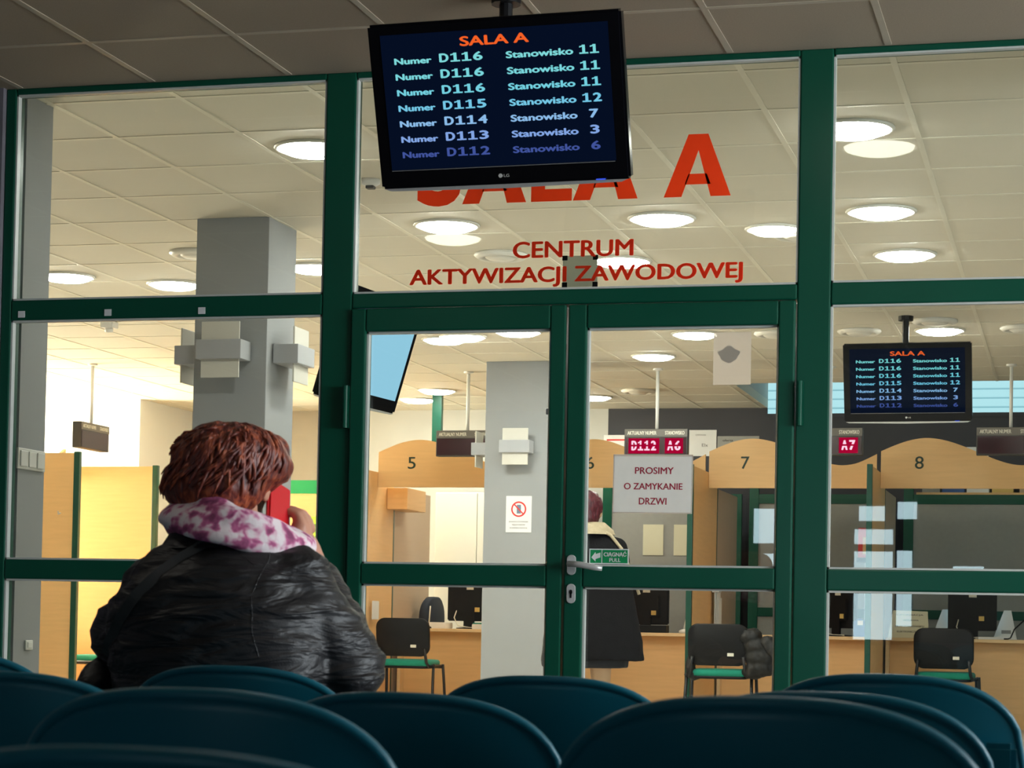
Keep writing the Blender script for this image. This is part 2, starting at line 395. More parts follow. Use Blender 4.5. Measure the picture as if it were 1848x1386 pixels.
# ================================================================== SETTING
YP = 7.681                      # plane of the glazed partition
YB = 20.2                       # back wall of the hall
XL, XR = -12.0, 5.0
struct(MB().box(XL, XR, YP-.05, YB+.2, -.1, 0), 'floor', M['floor'])
struct(MB().box(-7, 4.5, -5.2, YP-.05, -.1, 0), 'floor_waiting', M['floor_front'])
OPX, OPY = -2.88, 18.16         # corner of the raised bay by the clerestory
c = MB()
c.box(XL, XR, YP, OPY, CEIL, CEIL+.08); c.box(XL, OPX, OPY, YB+.2, CEIL, CEIL+.08)
co = struct(c, 'ceiling', M['tile'])
g = MB()
GX = [-.675-.567*k for k in range(-8, 20)]; GY = [8.516+.618*k for k in range(-1, 20)]
for x in GX:
    y1 = OPY if x > OPX else YB
    g.box(x-.012, x+.012, YP+.05, y1, CEIL-.0028, CEIL+.01)
for y in GY:
    if y < YB: g.box(XL, XR if y < OPY else OPX, y-.012, y+.012, CEIL-.0025, CEIL+.01)
g.build('ceiling_grid', M['tgrid'], co)
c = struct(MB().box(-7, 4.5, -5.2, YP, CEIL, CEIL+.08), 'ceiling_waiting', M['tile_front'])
g = MB()
for k in range(-7, 12): g.box(-.675-.567*k-.012, -.675-.567*k+.012, -5, YP-.05, CEIL-.0028, CEIL+.01)
for k in range(0, 20): g.box(-7, 4.5, 7.065-.618*k-.012, 7.065-.618*k+.012, CEIL-.0025, CEIL+.01)
g.build('ceiling_grid', M['tgrid_front'], c)
# raised bay with a strip of high windows above the dark wall
c = MB(); c.box(OPX-.1, OPX, OPY, YB+.2, CEIL+.08, 3.9); c.box(OPX, XR, OPY-.1, OPY, CEIL+.08, 3.9); c.box(OPX-.1, XR, OPY-.1, YB+.3, 3.9, 4.0)
struct(c, 'ceiling_bay', M['wall'])
struct(MB().box(XL, -7.3, YB, YB+.2, 0, CEIL), 'wall_back_left', M['wall_beige'])
struct(MB().box(-7.3, -4.42, YB, YB+.2, 0, CEIL), 'wall_back', M['wall'])
struct(MB().box(-4.42, OPX, YB, YB+.2, 0, CEIL).box(OPX, XR, YB, YB+.2, 0, 2.80), 'wall_back_right', M['wall_dark'])
wn = setting('window_1')
box('frame', M['wall_dark'], wn, OPX, XR, YB-.02, YB+.1, 2.80, 2.84)
box('pane', M['blinds'], wn, OPX, XR, YB+.05, YB+.06, 2.84, 3.85)
struct(MB().box(XR, XR+.1, YP, YB+.2, 0, 3.9), 'wall_right', M['wall'])
# hall's left wall with an unseen window added to brighten the far left
c = MB(); c.box(XL-.1, XL, YP, 15.9, 0, CEIL); c.box(XL-.1, XL, 18.5, YB+.2, 0, CEIL); c.box(XL-.1, XL, 15.9, 18.5, 0, .9); c.box(XL-.1, XL, 15.9, 18.5, 2.5, CEIL)
struct(c, 'wall_left', M['wall_beige'])
wn = setting('added_window_left')
box('pane', M['added_light_side'], wn, XL-.08, XL-.06, 15.9, 18.5, .9, 2.5)
c = MB()
for y in (15.93, 17.2, 18.47): c.box(XL-.1, XL+.02, y-.03, y+.03, .9, 2.5)
c.box(XL-.1, XL+.02, 15.9, 18.5, .87, .93); c.box(XL-.1, XL+.02, 15.9, 18.5, 2.47, 2.53)
c.build('frame', M['white'], wn)
# bright pier and beige return at the far left
struct(MB().box(-10.6, -8.76, 18.95, YB, 0, CEIL), 'wall_pier', M['wall_white'])
# waiting room walls
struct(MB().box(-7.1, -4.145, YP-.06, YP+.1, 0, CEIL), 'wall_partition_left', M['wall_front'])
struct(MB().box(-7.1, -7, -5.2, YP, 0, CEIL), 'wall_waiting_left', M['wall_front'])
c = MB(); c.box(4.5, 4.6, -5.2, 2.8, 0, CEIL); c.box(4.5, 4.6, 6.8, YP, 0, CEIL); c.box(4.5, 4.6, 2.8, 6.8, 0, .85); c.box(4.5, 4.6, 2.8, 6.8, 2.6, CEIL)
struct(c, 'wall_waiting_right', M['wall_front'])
wn = setting('added_window_right')  # unseen window added to light frames and lettering from the right
box('pane', M['added_light_right'], wn, 4.56, 4.57, 2.8, 6.8, .85, 2.6)
c = MB()
for y in (2.8, 4.13, 5.47, 6.8): c.box(4.48, 4.58, y-.03, y+.03, .85, 2.6)
c.box(4.48, 4.58, 2.8, 6.8, .82, .88); c.box(4.48, 4.58, 2.8, 6.8, 2.57, 2.63)
c.build('frame', M['white'], wn)
# return of the wall just behind the left end of the glazing, with a light switch
struct(MB().box(-4.45, -4.10, YP+.055, 7.96, 0, CEIL), 'wall_return', M['column'])
# wall behind the camera with narrow daylight windows (they mirror in the glazing)
WINS = [(-3.02, -2.70, .78, 1.52), (-3.02, -2.70, 1.62, 1.95), (-2.06, -1.70, .72, 1.55), (-2.06, -1.70, 1.62, 1.76), (-2.02, -1.78, 1.84, 1.98),
        (-1.66, -1.52, .85, 1.56), (-1.66, -1.48, 1.86, 2.02), (-1.14, -.86, 1.17, 1.42)]
c = MB(); YF = -5.0
c.box(-7, 4.5, YF-.2, YF, 0, .70); c.box(-7, 4.5, YF-.2, YF, 2.05, CEIL); c.box(-7, -3.1, YF-.2, YF, .7, 2.05); c.box(-.5, 4.5, YF-.2, YF, .7, 2.05)
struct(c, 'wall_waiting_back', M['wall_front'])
wn = setting('window_3')
box('frame', M['wall_dark'], wn, -3.1, -.5, YF-.15, YF-.05, .7, 2.05)
for a, b, z0, z1 in WINS: box('pane', M['daylight_front'], wn, a, b, YF-.05, YF-.04, z0, z1)

# ---- columns
def column(name, x0, x1, y0, y1):
    struct(MB().box(x0, x1, y0, y1, 0, CEIL), name, M['column'], bevel=.004)
column('column_near', -4.485, -4.08, 10.345, 10.745)
column('column_far', -4.605, -4.08, 16.45, 16.95)

# ---- glazed partition: posts, bays, doors
G = M['green']
FY0, FY1 = YP-.035, YP+.04
def prof(name, x0, x1, z0, z1, parent=None, y0=FY0, y1=FY1):
    o = box(name, G, parent, x0, x1, y0, y1, z0, z1, bevel=.006)
    if parent is None: o['kind'] = 'structure'
    return o
prof('trim_1', -2.795, -2.675, 0, CEIL)
prof('trim_2', -.988, -.868, 0, CEIL)
def pane(x0, x1, z0, z1, parent):
    p = box('pane', M['glass'], parent, x0-.008, x1+.008, YP-.003, YP+.003, z0-.008, z1+.008)
    m = MB()
    for a, b, c_, d in ((x0, x0+.007, z0, z1), (x1-.007, x1, z0, z1), (x0, x1, z0, z0+.007), (x0, x1, z1-.007, z1)):
        m.box(a, b, YP-.03, YP-.004, c_, d)
    m.build('glazing_bead', M['gasket'], parent)
    return p
def bay(name, x0, x1, stile_l, stile_r):
    w_ = setting(name)
    if stile_l: prof('frame', x0-stile_l, x0, 0, CEIL, w_)
    if stile_r: prof('frame', x1, x1+stile_r, 0, CEIL, w_)
    prof('frame', x0, x1, 2.876, CEIL, w_); prof('frame', x0, x1, 1.975, 2.055, w_)
    prof('frame', x0, x1, .953, 1.03, w_); prof('frame', x0, x1, 0, .16, w_)
    pane(x0, x1, 2.055, 2.876, w_); pane(x0, x1, 1.03, 1.975, w_); pane(x0, x1, .16, .953, w_)
    return w_
bay('window_4', -4.10, -2.795, .045, 0)
bay('window_5', -.868, .85, 0, .12)
t = setting('window_6')
prof('frame', -2.675, -.988, 2.876, CEIL, t); prof('frame', -2.675, -.988, 1.996, 2.052, t)
pane(-2.675, -.988, 2.052, 2.876, t)
def leaf(name, x0, x1, px0, px1):
    d = setting(name)
    y0, y1 = YP-.05, YP+.03
    prof('stile', x0+.004, px0, .01, 1.992, d, y0, y1); prof('stile', px1, x1-.004, .01, 1.992, d, y0, y1)
    prof('rail', px0, px1, 1.905, 1.992, d, y0, y1); prof('rail', px0, px1, .953, 1.03, d, y0, y1); prof('rail', px0, px1, .01, .16, d, y0, y1)
    pane(px0, px1, 1.03, 1.905, d); pane(px0, px1, .16, .953, d)
    return d
d1 = leaf('door_1', -2.675, -1.831, -2.613, -1.895)
d2 = leaf('door_2', -1.831, -.988, -1.757, -1.052)
for d, x in ((d1, -2.684), (d2, -.972)):
    for z in (1.62, .35):
        h = MB(); h.tube([(x, YP-.062, z-.08), (x, YP-.062, z+.08)], .010, 10); h.box(x-.012, x+.012, YP-.056, YP-.04, z-.08, z+.08)
        h.build('hinge', G, d, smooth=False)
# lever handle and keyhole plate
hp = MB()
def oval(mb, x, z, w_, h_, y0, y1, n=20):
    pts = []
    for k in range(n):
        a = 2*pi*k/n; cx = w_*cos(a); cz = w_*sin(a) + (h_-w_)*(1 if sin(a) > 0 else -1)
        pts.append((x+cx, z+cz))
    mb.prism(pts, y0, y1)
oval(hp, -1.797, 1.033, .017, .037, YP-.060, YP-.05)
hd = hp.build('handle', M['steel'], d2, bevel=.002)
lv = MB(); lv.tube([(-1.797, YP-.06, 1.036), (-1.797, YP-.095, 1.036)], .010, 12)
lv.tube([(-1.800, YP-.095, 1.036), (-1.76, YP-.103, 1.034), (-1.70, YP-.103, 1.024), (-1.672, YP-.100, 1.020)], [.011, .0115, .0115, .009], 12)
lv.build('lever', M['steel'], hd, smooth=True)
kp = MB(); oval(kp, -1.797, .928, .017, .036, YP-.058, YP-.05)
kd = kp.build('keyhole_plate', M['steel'], d2, bevel=.002)
kh = MB(); oval(kh, -1.797, .934, .006, .008, YP-.060, YP-.057, 12); kh.box(-1.8005, -1.7935, YP-.060, YP-.057, .912, .932)
kh.build('keyhole', M['black'], kd)

# ================================================================== CEILING LAMPS AND DIFFUSERS
def lamp(x, y, label, r=.155, small=False):
    t = thing('ceiling_lamp', label, 'ceiling light', (x, y, CEIL), 0, 'round lamps in the hall ceiling')
    MB().lathe([(r+.02, 0), (r+.022, -.006), (r+.012, -.014), (r, -.010), (r, 0)]).build('rim', M['lamp_rim'], t, smooth=True)
    prof_ = [(r-.002, -.004), (r-.01, -.018), (r*.75, -.030), (r*.4, -.036), (.004, -.038)]
    MB().lathe(prof_).build('diffuser', M['lamp_small'] if small else M['lamp'], t, smooth=True)
    return t
LAMPS = [
 (-3.29, 8.85, 'round ceiling lamp cut off by the green post, highest in the left bay'),
 (-.93, 8.89, 'large bright ceiling lamp beside the green post, highest in the right bay'),
 (-2.08, 10.70, 'bright round ceiling lamp just below the big red letter A'),
 (-3.23, 10.71, 'bright round ceiling lamp under the letter S of the red lettering'),
 (-.97, 10.69, 'middle one of three bright lamps stacked in the upper right bay'),
 (-.95, 11.95, 'lowest one of three bright lamps stacked in the upper right bay'),
 (-6.05, 11.98, 'round ceiling lamp touching the grey wall edge, left of the near column'),
 (-5.50, 12.36, 'round ceiling lamp between the wall return and the near column'),
 (-4.40, 11.89, 'round ceiling lamp between the near column and the green post'),
 (-2.55, 11.93, 'round ceiling lamp half behind the small grey card on the glass'),
 (-4.37, 14.96, 'round ceiling lamp right of the pale blue television, behind the left door'),
 (-3.90, 14.75, 'round ceiling lamp cut by the top rail of the left door'),
 (-3.20, 16.22, 'bright round ceiling lamp above the lit red queue display'),
 (-2.66, 15.02, 'round ceiling lamp left of the translucent paper on the right door'),
 (-.95, 15.02, 'round ceiling lamp above the smaller television with the number list'),
 (-6.04, 19.2, 'round ceiling lamp far back, just left of the green hanging post'),
 (-5.62, 18.45, 'round ceiling lamp far back, touching the top of the green hanging post'),
 (-4.32, 19.1, 'round ceiling lamp far back at the left edge of the right door pane'),
 (-4.45, 13.55, 'round ceiling lamp right of the near column, above its side lamp'),
 (-4.55, 15.1, 'round ceiling lamp beside the lamp on the right face of the near column'),
]
for x, y, l in LAMPS: lamp(x, y, l)
lamp(-1.56, 11.08, 'small round ceiling lamp beside a diffuser, left of the right green post', .13, True)
def wait_lamp(x, y, label):
    t = thing('ceiling_lamp', label, 'ceiling light', (x, y, CEIL), 0, 'round lamps in the waiting room ceiling')
    MB().lathe([(.175, 0), (.177, -.006), (.167, -.014), (.155, -.010), (.155, 0)]).build('rim', M['lamp_rim'], t, smooth=True)
    MB().lathe([(.153, -.004), (.145, -.018), (.11, -.030), (.06, -.036), (.004, -.038)]).build('diffuser', M['lamp_wait'], t, smooth=True)
for x, y, l in [(-.85, 6.12, 'waiting room ceiling lamp mirrored in the upper right pane'), (-3.3, 4.3, 'waiting room ceiling lamp mirrored below the red letter S'), (.9, 4.0, 'added unseen waiting room ceiling lamp on the right'), (-.9, 2.4, 'added unseen waiting room ceiling lamp above the nearer rows of chairs')]:  # last two lamps are unseen, added for more front light
    wait_lamp(x, y, l)
def diffuser(x, y, label, r=.15):
    t = thing('air_diffuser', label, 'air vent', (x, y, CEIL), 0, 'unlit round air diffusers in the hall ceiling')
    MB().lathe([(r, 0), (r+.004, -.012), (r-.02, -.03), (r-.045, -.026), (r-.05, 0)]).build('ring', M['lamp_rim'], t, smooth=True)
    MB().lathe([(r-.06, 0), (r-.06, -.022), (r-.08, -.034), (.004, -.036)]).build('disc', M['lamp_rim'], t, smooth=True)
for x, y, l in [(-4.90, 11.3, 'unlit round air diffuser left of the near column'), (-3.18, 11.62, 'unlit round air diffuser above the word CENTRUM'),
                (-1.44, 11.22, 'unlit round air diffuser touching the small lamp by the right post'), (-1.50, 14.98, 'unlit round air diffuser left of the smaller television mount'),
                (-.954, 14.55, 'unlit round air diffuser above the smaller television, topmost'), (-3.80, 18.6, 'unlit round air diffuser left of the white pole of the lit display'),
                (-2.09, 15.03, 'unlit round air diffuser at the right edge of the right door pane'), (-.39, 14.95, 'unlit round air diffuser cut by the right edge of the photo')]:
    diffuser(x, y, l)
t = thing('smoke_detector', 'small white box sensor on the ceiling under the left bay transom', 'sensor', (-6.68, 13.9, CEIL))
MB().box(-.05, .05, -.05, .05, -.05, 0).build('housing', M['white'], t, bevel=.01)
MB().lathe([(.03, -.05), (.028, -.075), (.004, -.08)]).build('sensor', M['white'], t, smooth=True)
t = thing('security_camera', 'small white ceiling sensor left of the big television', 'sensor', (-3.26, 9.55, CEIL))
MB().lathe([(.045, 0), (.045, -.02), (.03, -.03), (.004, -.032)]).build('housing', M['white'], t, smooth=True)
MB().box(-.02, .02, -.02, .02, -.045, -.03).build('lens', M['anthracite'], t, bevel=.004)

# ================================================================== WALL LAMPS
def sconce(label, loc, rz):
    t = thing('wall_lamp', label, 'wall lamp', loc, rz, 'cross shaped wall lamps on the columns')
    MB().box(-.125, .125, -.145, -.006, -.05, .05).build('housing', M['sconce_box'], t, bevel=.003)
    MB().box(-.105, .105, -.118, -.108, -.145, .145).build('plate', M['sconce'], t, bevel=.002)
    MB().box(-.06, .06, -.006, 0, -.035, .035).build('wall_bracket', M['sconce_box'], t)
    return t
sconce('grey cross shaped wall lamp on the front of the near column', (-4.29, 10.345, 2.195), 0)
sconce('grey cross shaped wall lamp on the right side of the near column', (-4.08, 10.545, 2.195), pi/2)
sconce('grey cross shaped wall lamp sticking out left of the near column', (-4.485, 10.545, 2.195), -pi/2)
sconce('cream wall lamp on the front of the far column, above the prohibition notice', (-4.325, 16.45, 2.21), 0)
sconce('wall lamp sticking out left of the far column over an unlit display', (-4.605, 16.68, 2.21), -pi/2)

# ================================================================== TELEVISIONS
def television(label, loc, tilt, yaw, mount, picture):
    t = thing('television', label, 'television', loc)
    t.rotation_euler = (tilt, 0, yaw)
    W, H = .82, .512
    cs = MB()
    cs.box(-W/2, W/2, 0, .045, -H/2, H/2, .008); cs.box(-.28, .28, .045, .09, -.18, .18, .01)
    case = cs.build('casing', M['gloss_black'], t)
    lip = MB(); lip.prism([(-W/2+.01, -H/2), (W/2-.01, -H/2), (W/2-.03, -H/2-.008), (0, -H/2-.013), (-W/2+.03, -H/2-.008)], .004, .04)
    lip.build('bottom_lip', M['steel'], case)
    box('screen', M['scr_navy'] if picture else M['scr_blue'], t, -.368, .368, -.002, .001, -.197, .222)
    if picture:
        it = [('SALA A', -.107, .117, .175, .205, 0, .07)]
        mats = [M['txt_orange']] + [M['row%d' % k] for k in range(7)]
        for k, (nr, st) in enumerate([('D116', '11'), ('D116', '11'), ('D116', '11'), ('D115', '12'), ('D114', '7'), ('D113', '3'), ('D112', '6')]):
            z = .130 - .0484*k
            it += [('Numer', -.327, -.203, z, z+.020, k+1, .09), ('Stanowisko', .039, .255, z, z+.0215, k+1, .08)] + cells(nr, -.178, -.036, z, z+.027, k+1, .08)
            it += cells(st, .274, .336, z, z+.027, k+1, .08) if len(st) > 1 else [(st, .292, .322, z, z+.027, k+1, .08)]
        lettering('lettering', it, t, mats, y=-.004)
        lg = MB(); lg.box(-.002, .002, -.002, 0, 0, .001)
        lettering('brand_logo', [('LG', .002, .020, -.233, -.224, 0, .02)], t, [M['white']], y=-.002)
        lo = MB(); lo.prism([(-.009+.0065*cos(2*pi*k/16), -.2285+.0065*sin(2*pi*k/16)) for k in range(16)], -.0025, 0)
        lo.build('logo_disc', M['white'], t)
        sl = MB().box(-.368, .364, -.0015, .001, -.2005, -.1985); sl.build('screen_edge', M['grey_print'], t)
        box('standby_light', M['led_blue'], t, .30, .33, -.002, .001, -.2545, -.2515)
    inv = (Matrix.Translation(loc) @ Matrix.Rotation(yaw, 4, 'Z') @ Matrix.Rotation(tilt, 4, 'X')).inverted()
    m = MB(); mx, my = mount
    bk = Vector((0, .09, 0)); pl = inv @ Vector((mx, my, CEIL)); md = inv @ Vector((mx, my, loc[2]+.06))
    m.tube([bk, md], .02, 8); m.tube([md, pl], .022, 10); 
    m.tube([inv @ Vector((mx, my, CEIL-.03)), inv @ Vector((mx, my, CEIL))], .05, 12)
    m.build('ceiling_mount', M['black'], t)
    return t
television('large black television hung in front of the glazing, showing a queue number list', (-1.765, 6.374, 2.438), .335, -.036, (-1.86, 6.80), True)
television('smaller black television deep in the hall behind the right bay, number list', (-1.086, 13.964, 2.414), .268, -.029, (-1.13, 14.35), True)
television('television seen from the side behind the left door, plain pale blue picture', (-3.106, 9.20, 2.038), .285, 1.474, (-3.26, 9.16), False)

# ================================================================== QUEUE DISPLAYS
def display(label, loc, rz, lit=None, pole=True):
    t = thing('queue_display', label, 'queue display', loc, rz, 'hanging queue displays above the counters')
    cs = box('casing', M['anthracite'], t, -.26, .26, -.04, .04, -.108, .108, bevel=.004)
    hd = box('header', M['taupe'], t, -.258, .258, -.043, -.04, .045, .106)
    lettering('lettering', [('AKTUALNY NUMER', -.235, .005, .060, .090, 0, .03), ('STANOWISKO', .075, .235, .060, .090, 0, .03)], hd, [M['cream_text']], y=-.0445)
    wi = box('display_window', M['led_dark'], t, -.25, .25, -.043, -.04, -.098, .038)
    if lit:
        a, b = lit
        if a:
            box('glow_field', M['led_glow'], wi, -.225, .03, -.0445, -.043, -.092, .032)
        box('glow_field', M['led_glow'], wi, .075, .225, -.0445, -.043, -.092, .032)
        it = []
        if a: it += cells(a, -.20, .005, -.068, .012, 0, .06)
        it += cells(b, .095, .205, -.068, .012, 0, .06)
        lettering('digits', it, wi, [M['led_digit']], y=-.046)
        g_ = MB()
        if a: g_.box(-.21, .015, -.0475, -.047, -.035, -.021)
        g_.box(.08, .21, -.0475, -.047, -.035, -.021)
        g_.build('dark_row', M['led_glow'], wi)
    if pole:
        h = CEIL-loc[2]
        MB().tube([(0, 0, .10), (0, 0, h)], .014, 10).build('pole', M['white'], t, smooth=True)
        MB().lathe([(.04, h), (.04, h-.012), (.016, h-.02)]).build('ceiling_rose', M['white'], t)
    return t
DZ = 2.298
display('unlit queue display over counter 5, partly behind the far column lamp', (-4.94, 17.1, DZ), 0)
display('lit red queue display over counter 6 reading D112 and A6', (-3.325, 17.05, DZ), 0, ('D112', 'A6'))
display('lit red queue display over counter 7 reading A7, half behind the post', (-1.925, 17.05, DZ), 0, (None, 'A7'))
display('unlit queue display over counter 8 cut by the right edge', (-.525, 17.05, DZ), 0)
display('angled dark queue display hanging in the bright left part of the hall', (-7.95, 16.25, 2.29), pi/2)

# ================================================================== COUNTERS
def board(label, x0, x1, num=None, loc=(0, 0, 0), rz=0, nx=.306):
    """wavy beech name board; local x runs along the counter, faces local -Y"""
    t = thing('number_board', label, 'counter board', loc, rz, 'wavy beech boards over the counters')
    w_ = x1-x0
    keys = [(0, 2.285), (.08, 2.335), (.16, 2.375), (.24, 2.395), (.30, 2.392), (.38, 2.37), (.47, 2.325), (.56, 2.27), (.65, 2.215), (.73, 2.178), (.80, 2.165), (.88, 2.18), (.95, 2.225), (1, 2.262)]
    top = []
    for i in range(41):
        u = i/40
        for (a, za), (b, zb) in zip(keys, keys[1:]):
            if a <= u <= b:
                s = (u-a)/(b-a); top.append((x0+u*w_, za+(zb-za)*s)); break
    for _ in range(2): top = [top[0]] + [(top[i][0], (top[i-1][1]+2*top[i][1]+top[i+1][1])/4) for i in range(1, 40)] + [top[-1]]
    MB().prism([(x0, 1.978)] + [(x1, 1.978)][:0] + top + [(x1, 1.978)], -.014, .014).build('panel', M['tan'], t)
    if num:
        lettering('numeral', [(num, x0+nx-.036, x0+nx+.036, 2.138, 2.242, 0, .012)], t, [M['green_num']], y=-.0155)
    return t
YN = 17.8
board('wavy beech board with the numeral 5', -5.944, -4.52, '5', (0, YN, 0))
board('wavy beech board with the numeral 6, mostly behind the door stiles', -4.35, -3.05, '6', (0, YN, 0))
board('wavy beech board with the numeral 7', -3.018, -1.622, '7', (0, YN, 0))
board('wavy beech board with the numeral 8', -1.588, -.17, '8', (0, YN, 0), 0, .312)
def divider(label, loc, rz=0, h=2.12, front=1.25, rear=1.1, rear_h=2.0, hook=False):
    """side panel of a counter: local y runs from the visitor's end back; green edge post at the front"""
    t = thing('counter_divider', label, 'counter divider', loc, rz, 'beech dividers between the counters')
    MB().box(-.022, .022, 0, .05, 0, h).build('edge_post', M['green_edge'], t, bevel=.004)
    box('front_panel', M['tan'], t, -.014, .014, .05, front, 0, h-.01)
    box('joint_strip', M['green_edge'], t, -.016, .016, front, front+.03, 0, rear_h)
    box('rear_panel', M['tan_grey'], t, -.012, .012, front+.03, front+.03+rear, 0, rear_h)
    if hook:
        MB().tube([(-.01, 0, 0)]+[(-.05, .1, 1.62)]*0+[(.014, .22, 1.60)], .002).bm.free()
        h_ = MB(); h_.tube([(-.014, .16, 1.625), (-.05, .16, 1.615), (-.055, .16, 1.64)], .006, 8); h_.build('coat_hook', M['steel'], t)
    return t
divider('beech counter divider left of counter 5', (-5.962, 17.0, 0))
divider('beech counter divider hidden behind the far column', (-4.47, 17.0, 0))
divider('beech counter divider with green edge between counters 6 and 7', (-3.035, 17.0, 0))
divider('beech counter divider with green edge between counters 7 and 8', (-1.605, 17.0, 0))
divider('yellow lit beech divider with green edge beside the grey wall return', (-7.75, 15.67, 0), pi/2, hook=True)
divider('brightly lit divider with green edge left of the seated woman', (-7.735, 17.14, 0), pi/2, rear=1.6)
board('wavy beech board facing right, above the left dividers', 0.02, 1.44, None, (-8.62, 15.67, 0), pi/2)
def counter(label, x0, x1, loc, rz=0, depth=.75, legs=(1, 1)):
    t = thing('counter_desk', label, 'counter', loc, rz, 'beech counter desks')
    box('worktop', M['tan_edge'], t, x0, x1, 0, depth, .722, .75, bevel=.003)
    box('modesty_panel', M['tan'], t, x0+.03, x1-.03, .12, .14, .0, .722)
    for k, x in ((0, x0), (1, x1-.03)):
        if legs[k]: box('leg_panel', M['tan_edge'], t, x, x+.03, .02, depth-.02, 0, .722)
    return t
counter('beech counter desk below the numeral 5', -5.90, -5.06, (0, 18.28, 0), 0, .50)
counter('beech counter desk behind the standing woman', -4.44, -3.06, (0, 18.28, 0))
counter('beech counter desk below the numeral 7', -3.01, -1.63, (0, 18.28, 0))
counter('beech counter desk below the numeral 8, signboard on it', -1.575, .25, (0, 18.28, 0))
counter('beech counter desk by the bright left divider', .03, 1.43, (-9.0, 15.67, 0), pi/2, legs=(0, 0))
counter('beech counter desk at the far left, mostly behind the wall return', .03, 1.43, (-9.0, 14.2, 0), pi/2)
# brackets under board 5, white cupboard behind counter 5
tag(MB().box(-5.945, -5.755, 18.05, 18.6, 1.80, 1.99).build('fascia_box', M['tan'], bevel=.003), 'small beech box under the left end of the numeral 5 board', 'panel')
t = thing('cupboard', 'tall white cupboard behind the counter monitor at number 5', 'cupboard', (-5.55, 19.62, 0))
box('body', M['white_lam'], t, -.42, .42, 0, .5, 0, 2.05, bevel=.004)
box('door', M['white_lam'], t, -.415, -.003, -.018, 0, .08, 2.04, bevel=.002); box('door', M['white_lam'], t, .003, .415, -.018, 0, .08, 2.04, bevel=.002)
# green hanging post
t = thing('hanging_post', 'short dark green post hanging from the ceiling above board 5', 'post', (-5.72, 18.8, 2.2))
box('post', M['green_edge'], t, -.045, .045, -.03, .03, 0, .70, bevel=.004)
# rear screens with green frames
def screen(label, x0, x1, y, top=2.055, infill='grey_panel', mid=True, group='green framed screens behind the counters'):
    t = thing('screen_partition', label, 'screen', (x0, y, 0), 0, group)
    w_ = x1-x0
    box('post', M['green'], t, 0, .09, -.02, .02, 0, top+.12, bevel=.004); box('post', M['green'], t, w_-.09, w_, -.02, .02, 0, top, bevel=.004)
    box('rail', M['green'], t, .09, w_-.09, -.02, .02, top-.088, top, bevel=.003)
    if mid: box('rail', M['green'], t, .09, w_-.09, -.02, .02, .918, 1.0, bevel=.003)
    box('infill', M[infill], t, .09, w_-.09, -.008, .008, 0, top-.088)
    return t
screen('green framed grey screen behind counter 8', -1.56, .9, 19.85)
screen('green framed grey screen behind counter 7', -2.98, -1.66, 19.85)
screen('green framed grey screen behind counter 6 with cream sheets', -4.38, -3.05, 19.85, mid=False)
t = thing('corner_screen', 'low beech screen with broad green top band beside the seated woman', 'screen', (-7.10, 18.6, 0))
box('top_band', M['sign_green'], t, 0, 1.0, -.02, .02, 1.968, 2.092); box('panel', M['tan'], t, 0, 1.0, -.012, .012, 0, 1.968)
t = thing('doorway_frame', 'dark green frame right of the bright left divider', 'frame', (-8.22, 18.6, 0))
box('rail', M['green_edge'], t, 0, 1.0, -.02, .02, 2.07, 2.135); box('post', M['green_edge'], t, 0, .05, -.02, .02, 0, 2.07)
box('infill', M['tan'], t, .05, 1.0, -.01, .01, 0, 1.62)

# ---- monitors
def monitor(label, loc, rz=0, stick=True):
    t = thing('monitor', label, 'monitor', loc, rz, 'black computer monitors seen from behind')
    sh = MB().box(-.205, .205, -.012, .03, .07, .415, .01); sh.box(-.13, .13, -.04, -.012, .13, .33, .012)
    sh.build('housing', M['black'], t)
    st = MB(); st.box(-.05, .05, -.035, -.012, .012, .2, .005); st.lathe([(.12, 0), (.12, .008), (.05, .016), (.004, .018)], (0, .0, 0)); st.build('stand', M['black'], t)
    box('screen', M['scr_blue'], t, -.19, .19, .03, .032, .09, .40)
    if stick:
        s = MB().box(-.03, .035, -.0135, -.012, .355, .385); s.build('label_sticker', M['cream_text'], t)
        s = MB().box(.055, .10, -.0415, -.04, .155, .195); s.build('warning_sticker', M['yellow_dev'], t)
    cb = MB(); cb.tube([(-.11, -.03, .18), (-.13, -.06, .10), (-.09, -.08, .03), (.02, -.08, .012), (.12, -.05, .010)], .005, 8)
    cb.build('cable', M['cream_text'], t, smooth=True)
    return t
monitor('black monitor on the counter below numeral 5', (-5.33, 18.64, .75), .05)
monitor('black monitor behind the standing woman', (-3.72, 18.72, .75), -.05)
monitor('black monitor turned aside at the right edge of counter 7', (-2.02, 18.72, .75), -.65)
monitor('black monitor behind the rightmost visitor chair', (-.88, 18.72, .75), .03)
t = thing('telephone', 'black desk telephone at the right edge of counter 8', 'telephone', (-.31, 18.62, .75))
MB().prism([(-.11, 0), (.11, 0), (.11, .19), (-.07, .20), (-.10, .03)], -.03, .08).build('body', M['black'], t, bevel=.006)
MB().tube([(-.08, -.05, .18), (0, -.06, .205), (.09, -.05, .18)], [.022, .014, .022], 10).build('handset', M['black'], t, smooth=True)
box('keypad', M['grey_print'], t, .02, .09, -.033, -.03, .06, .14)
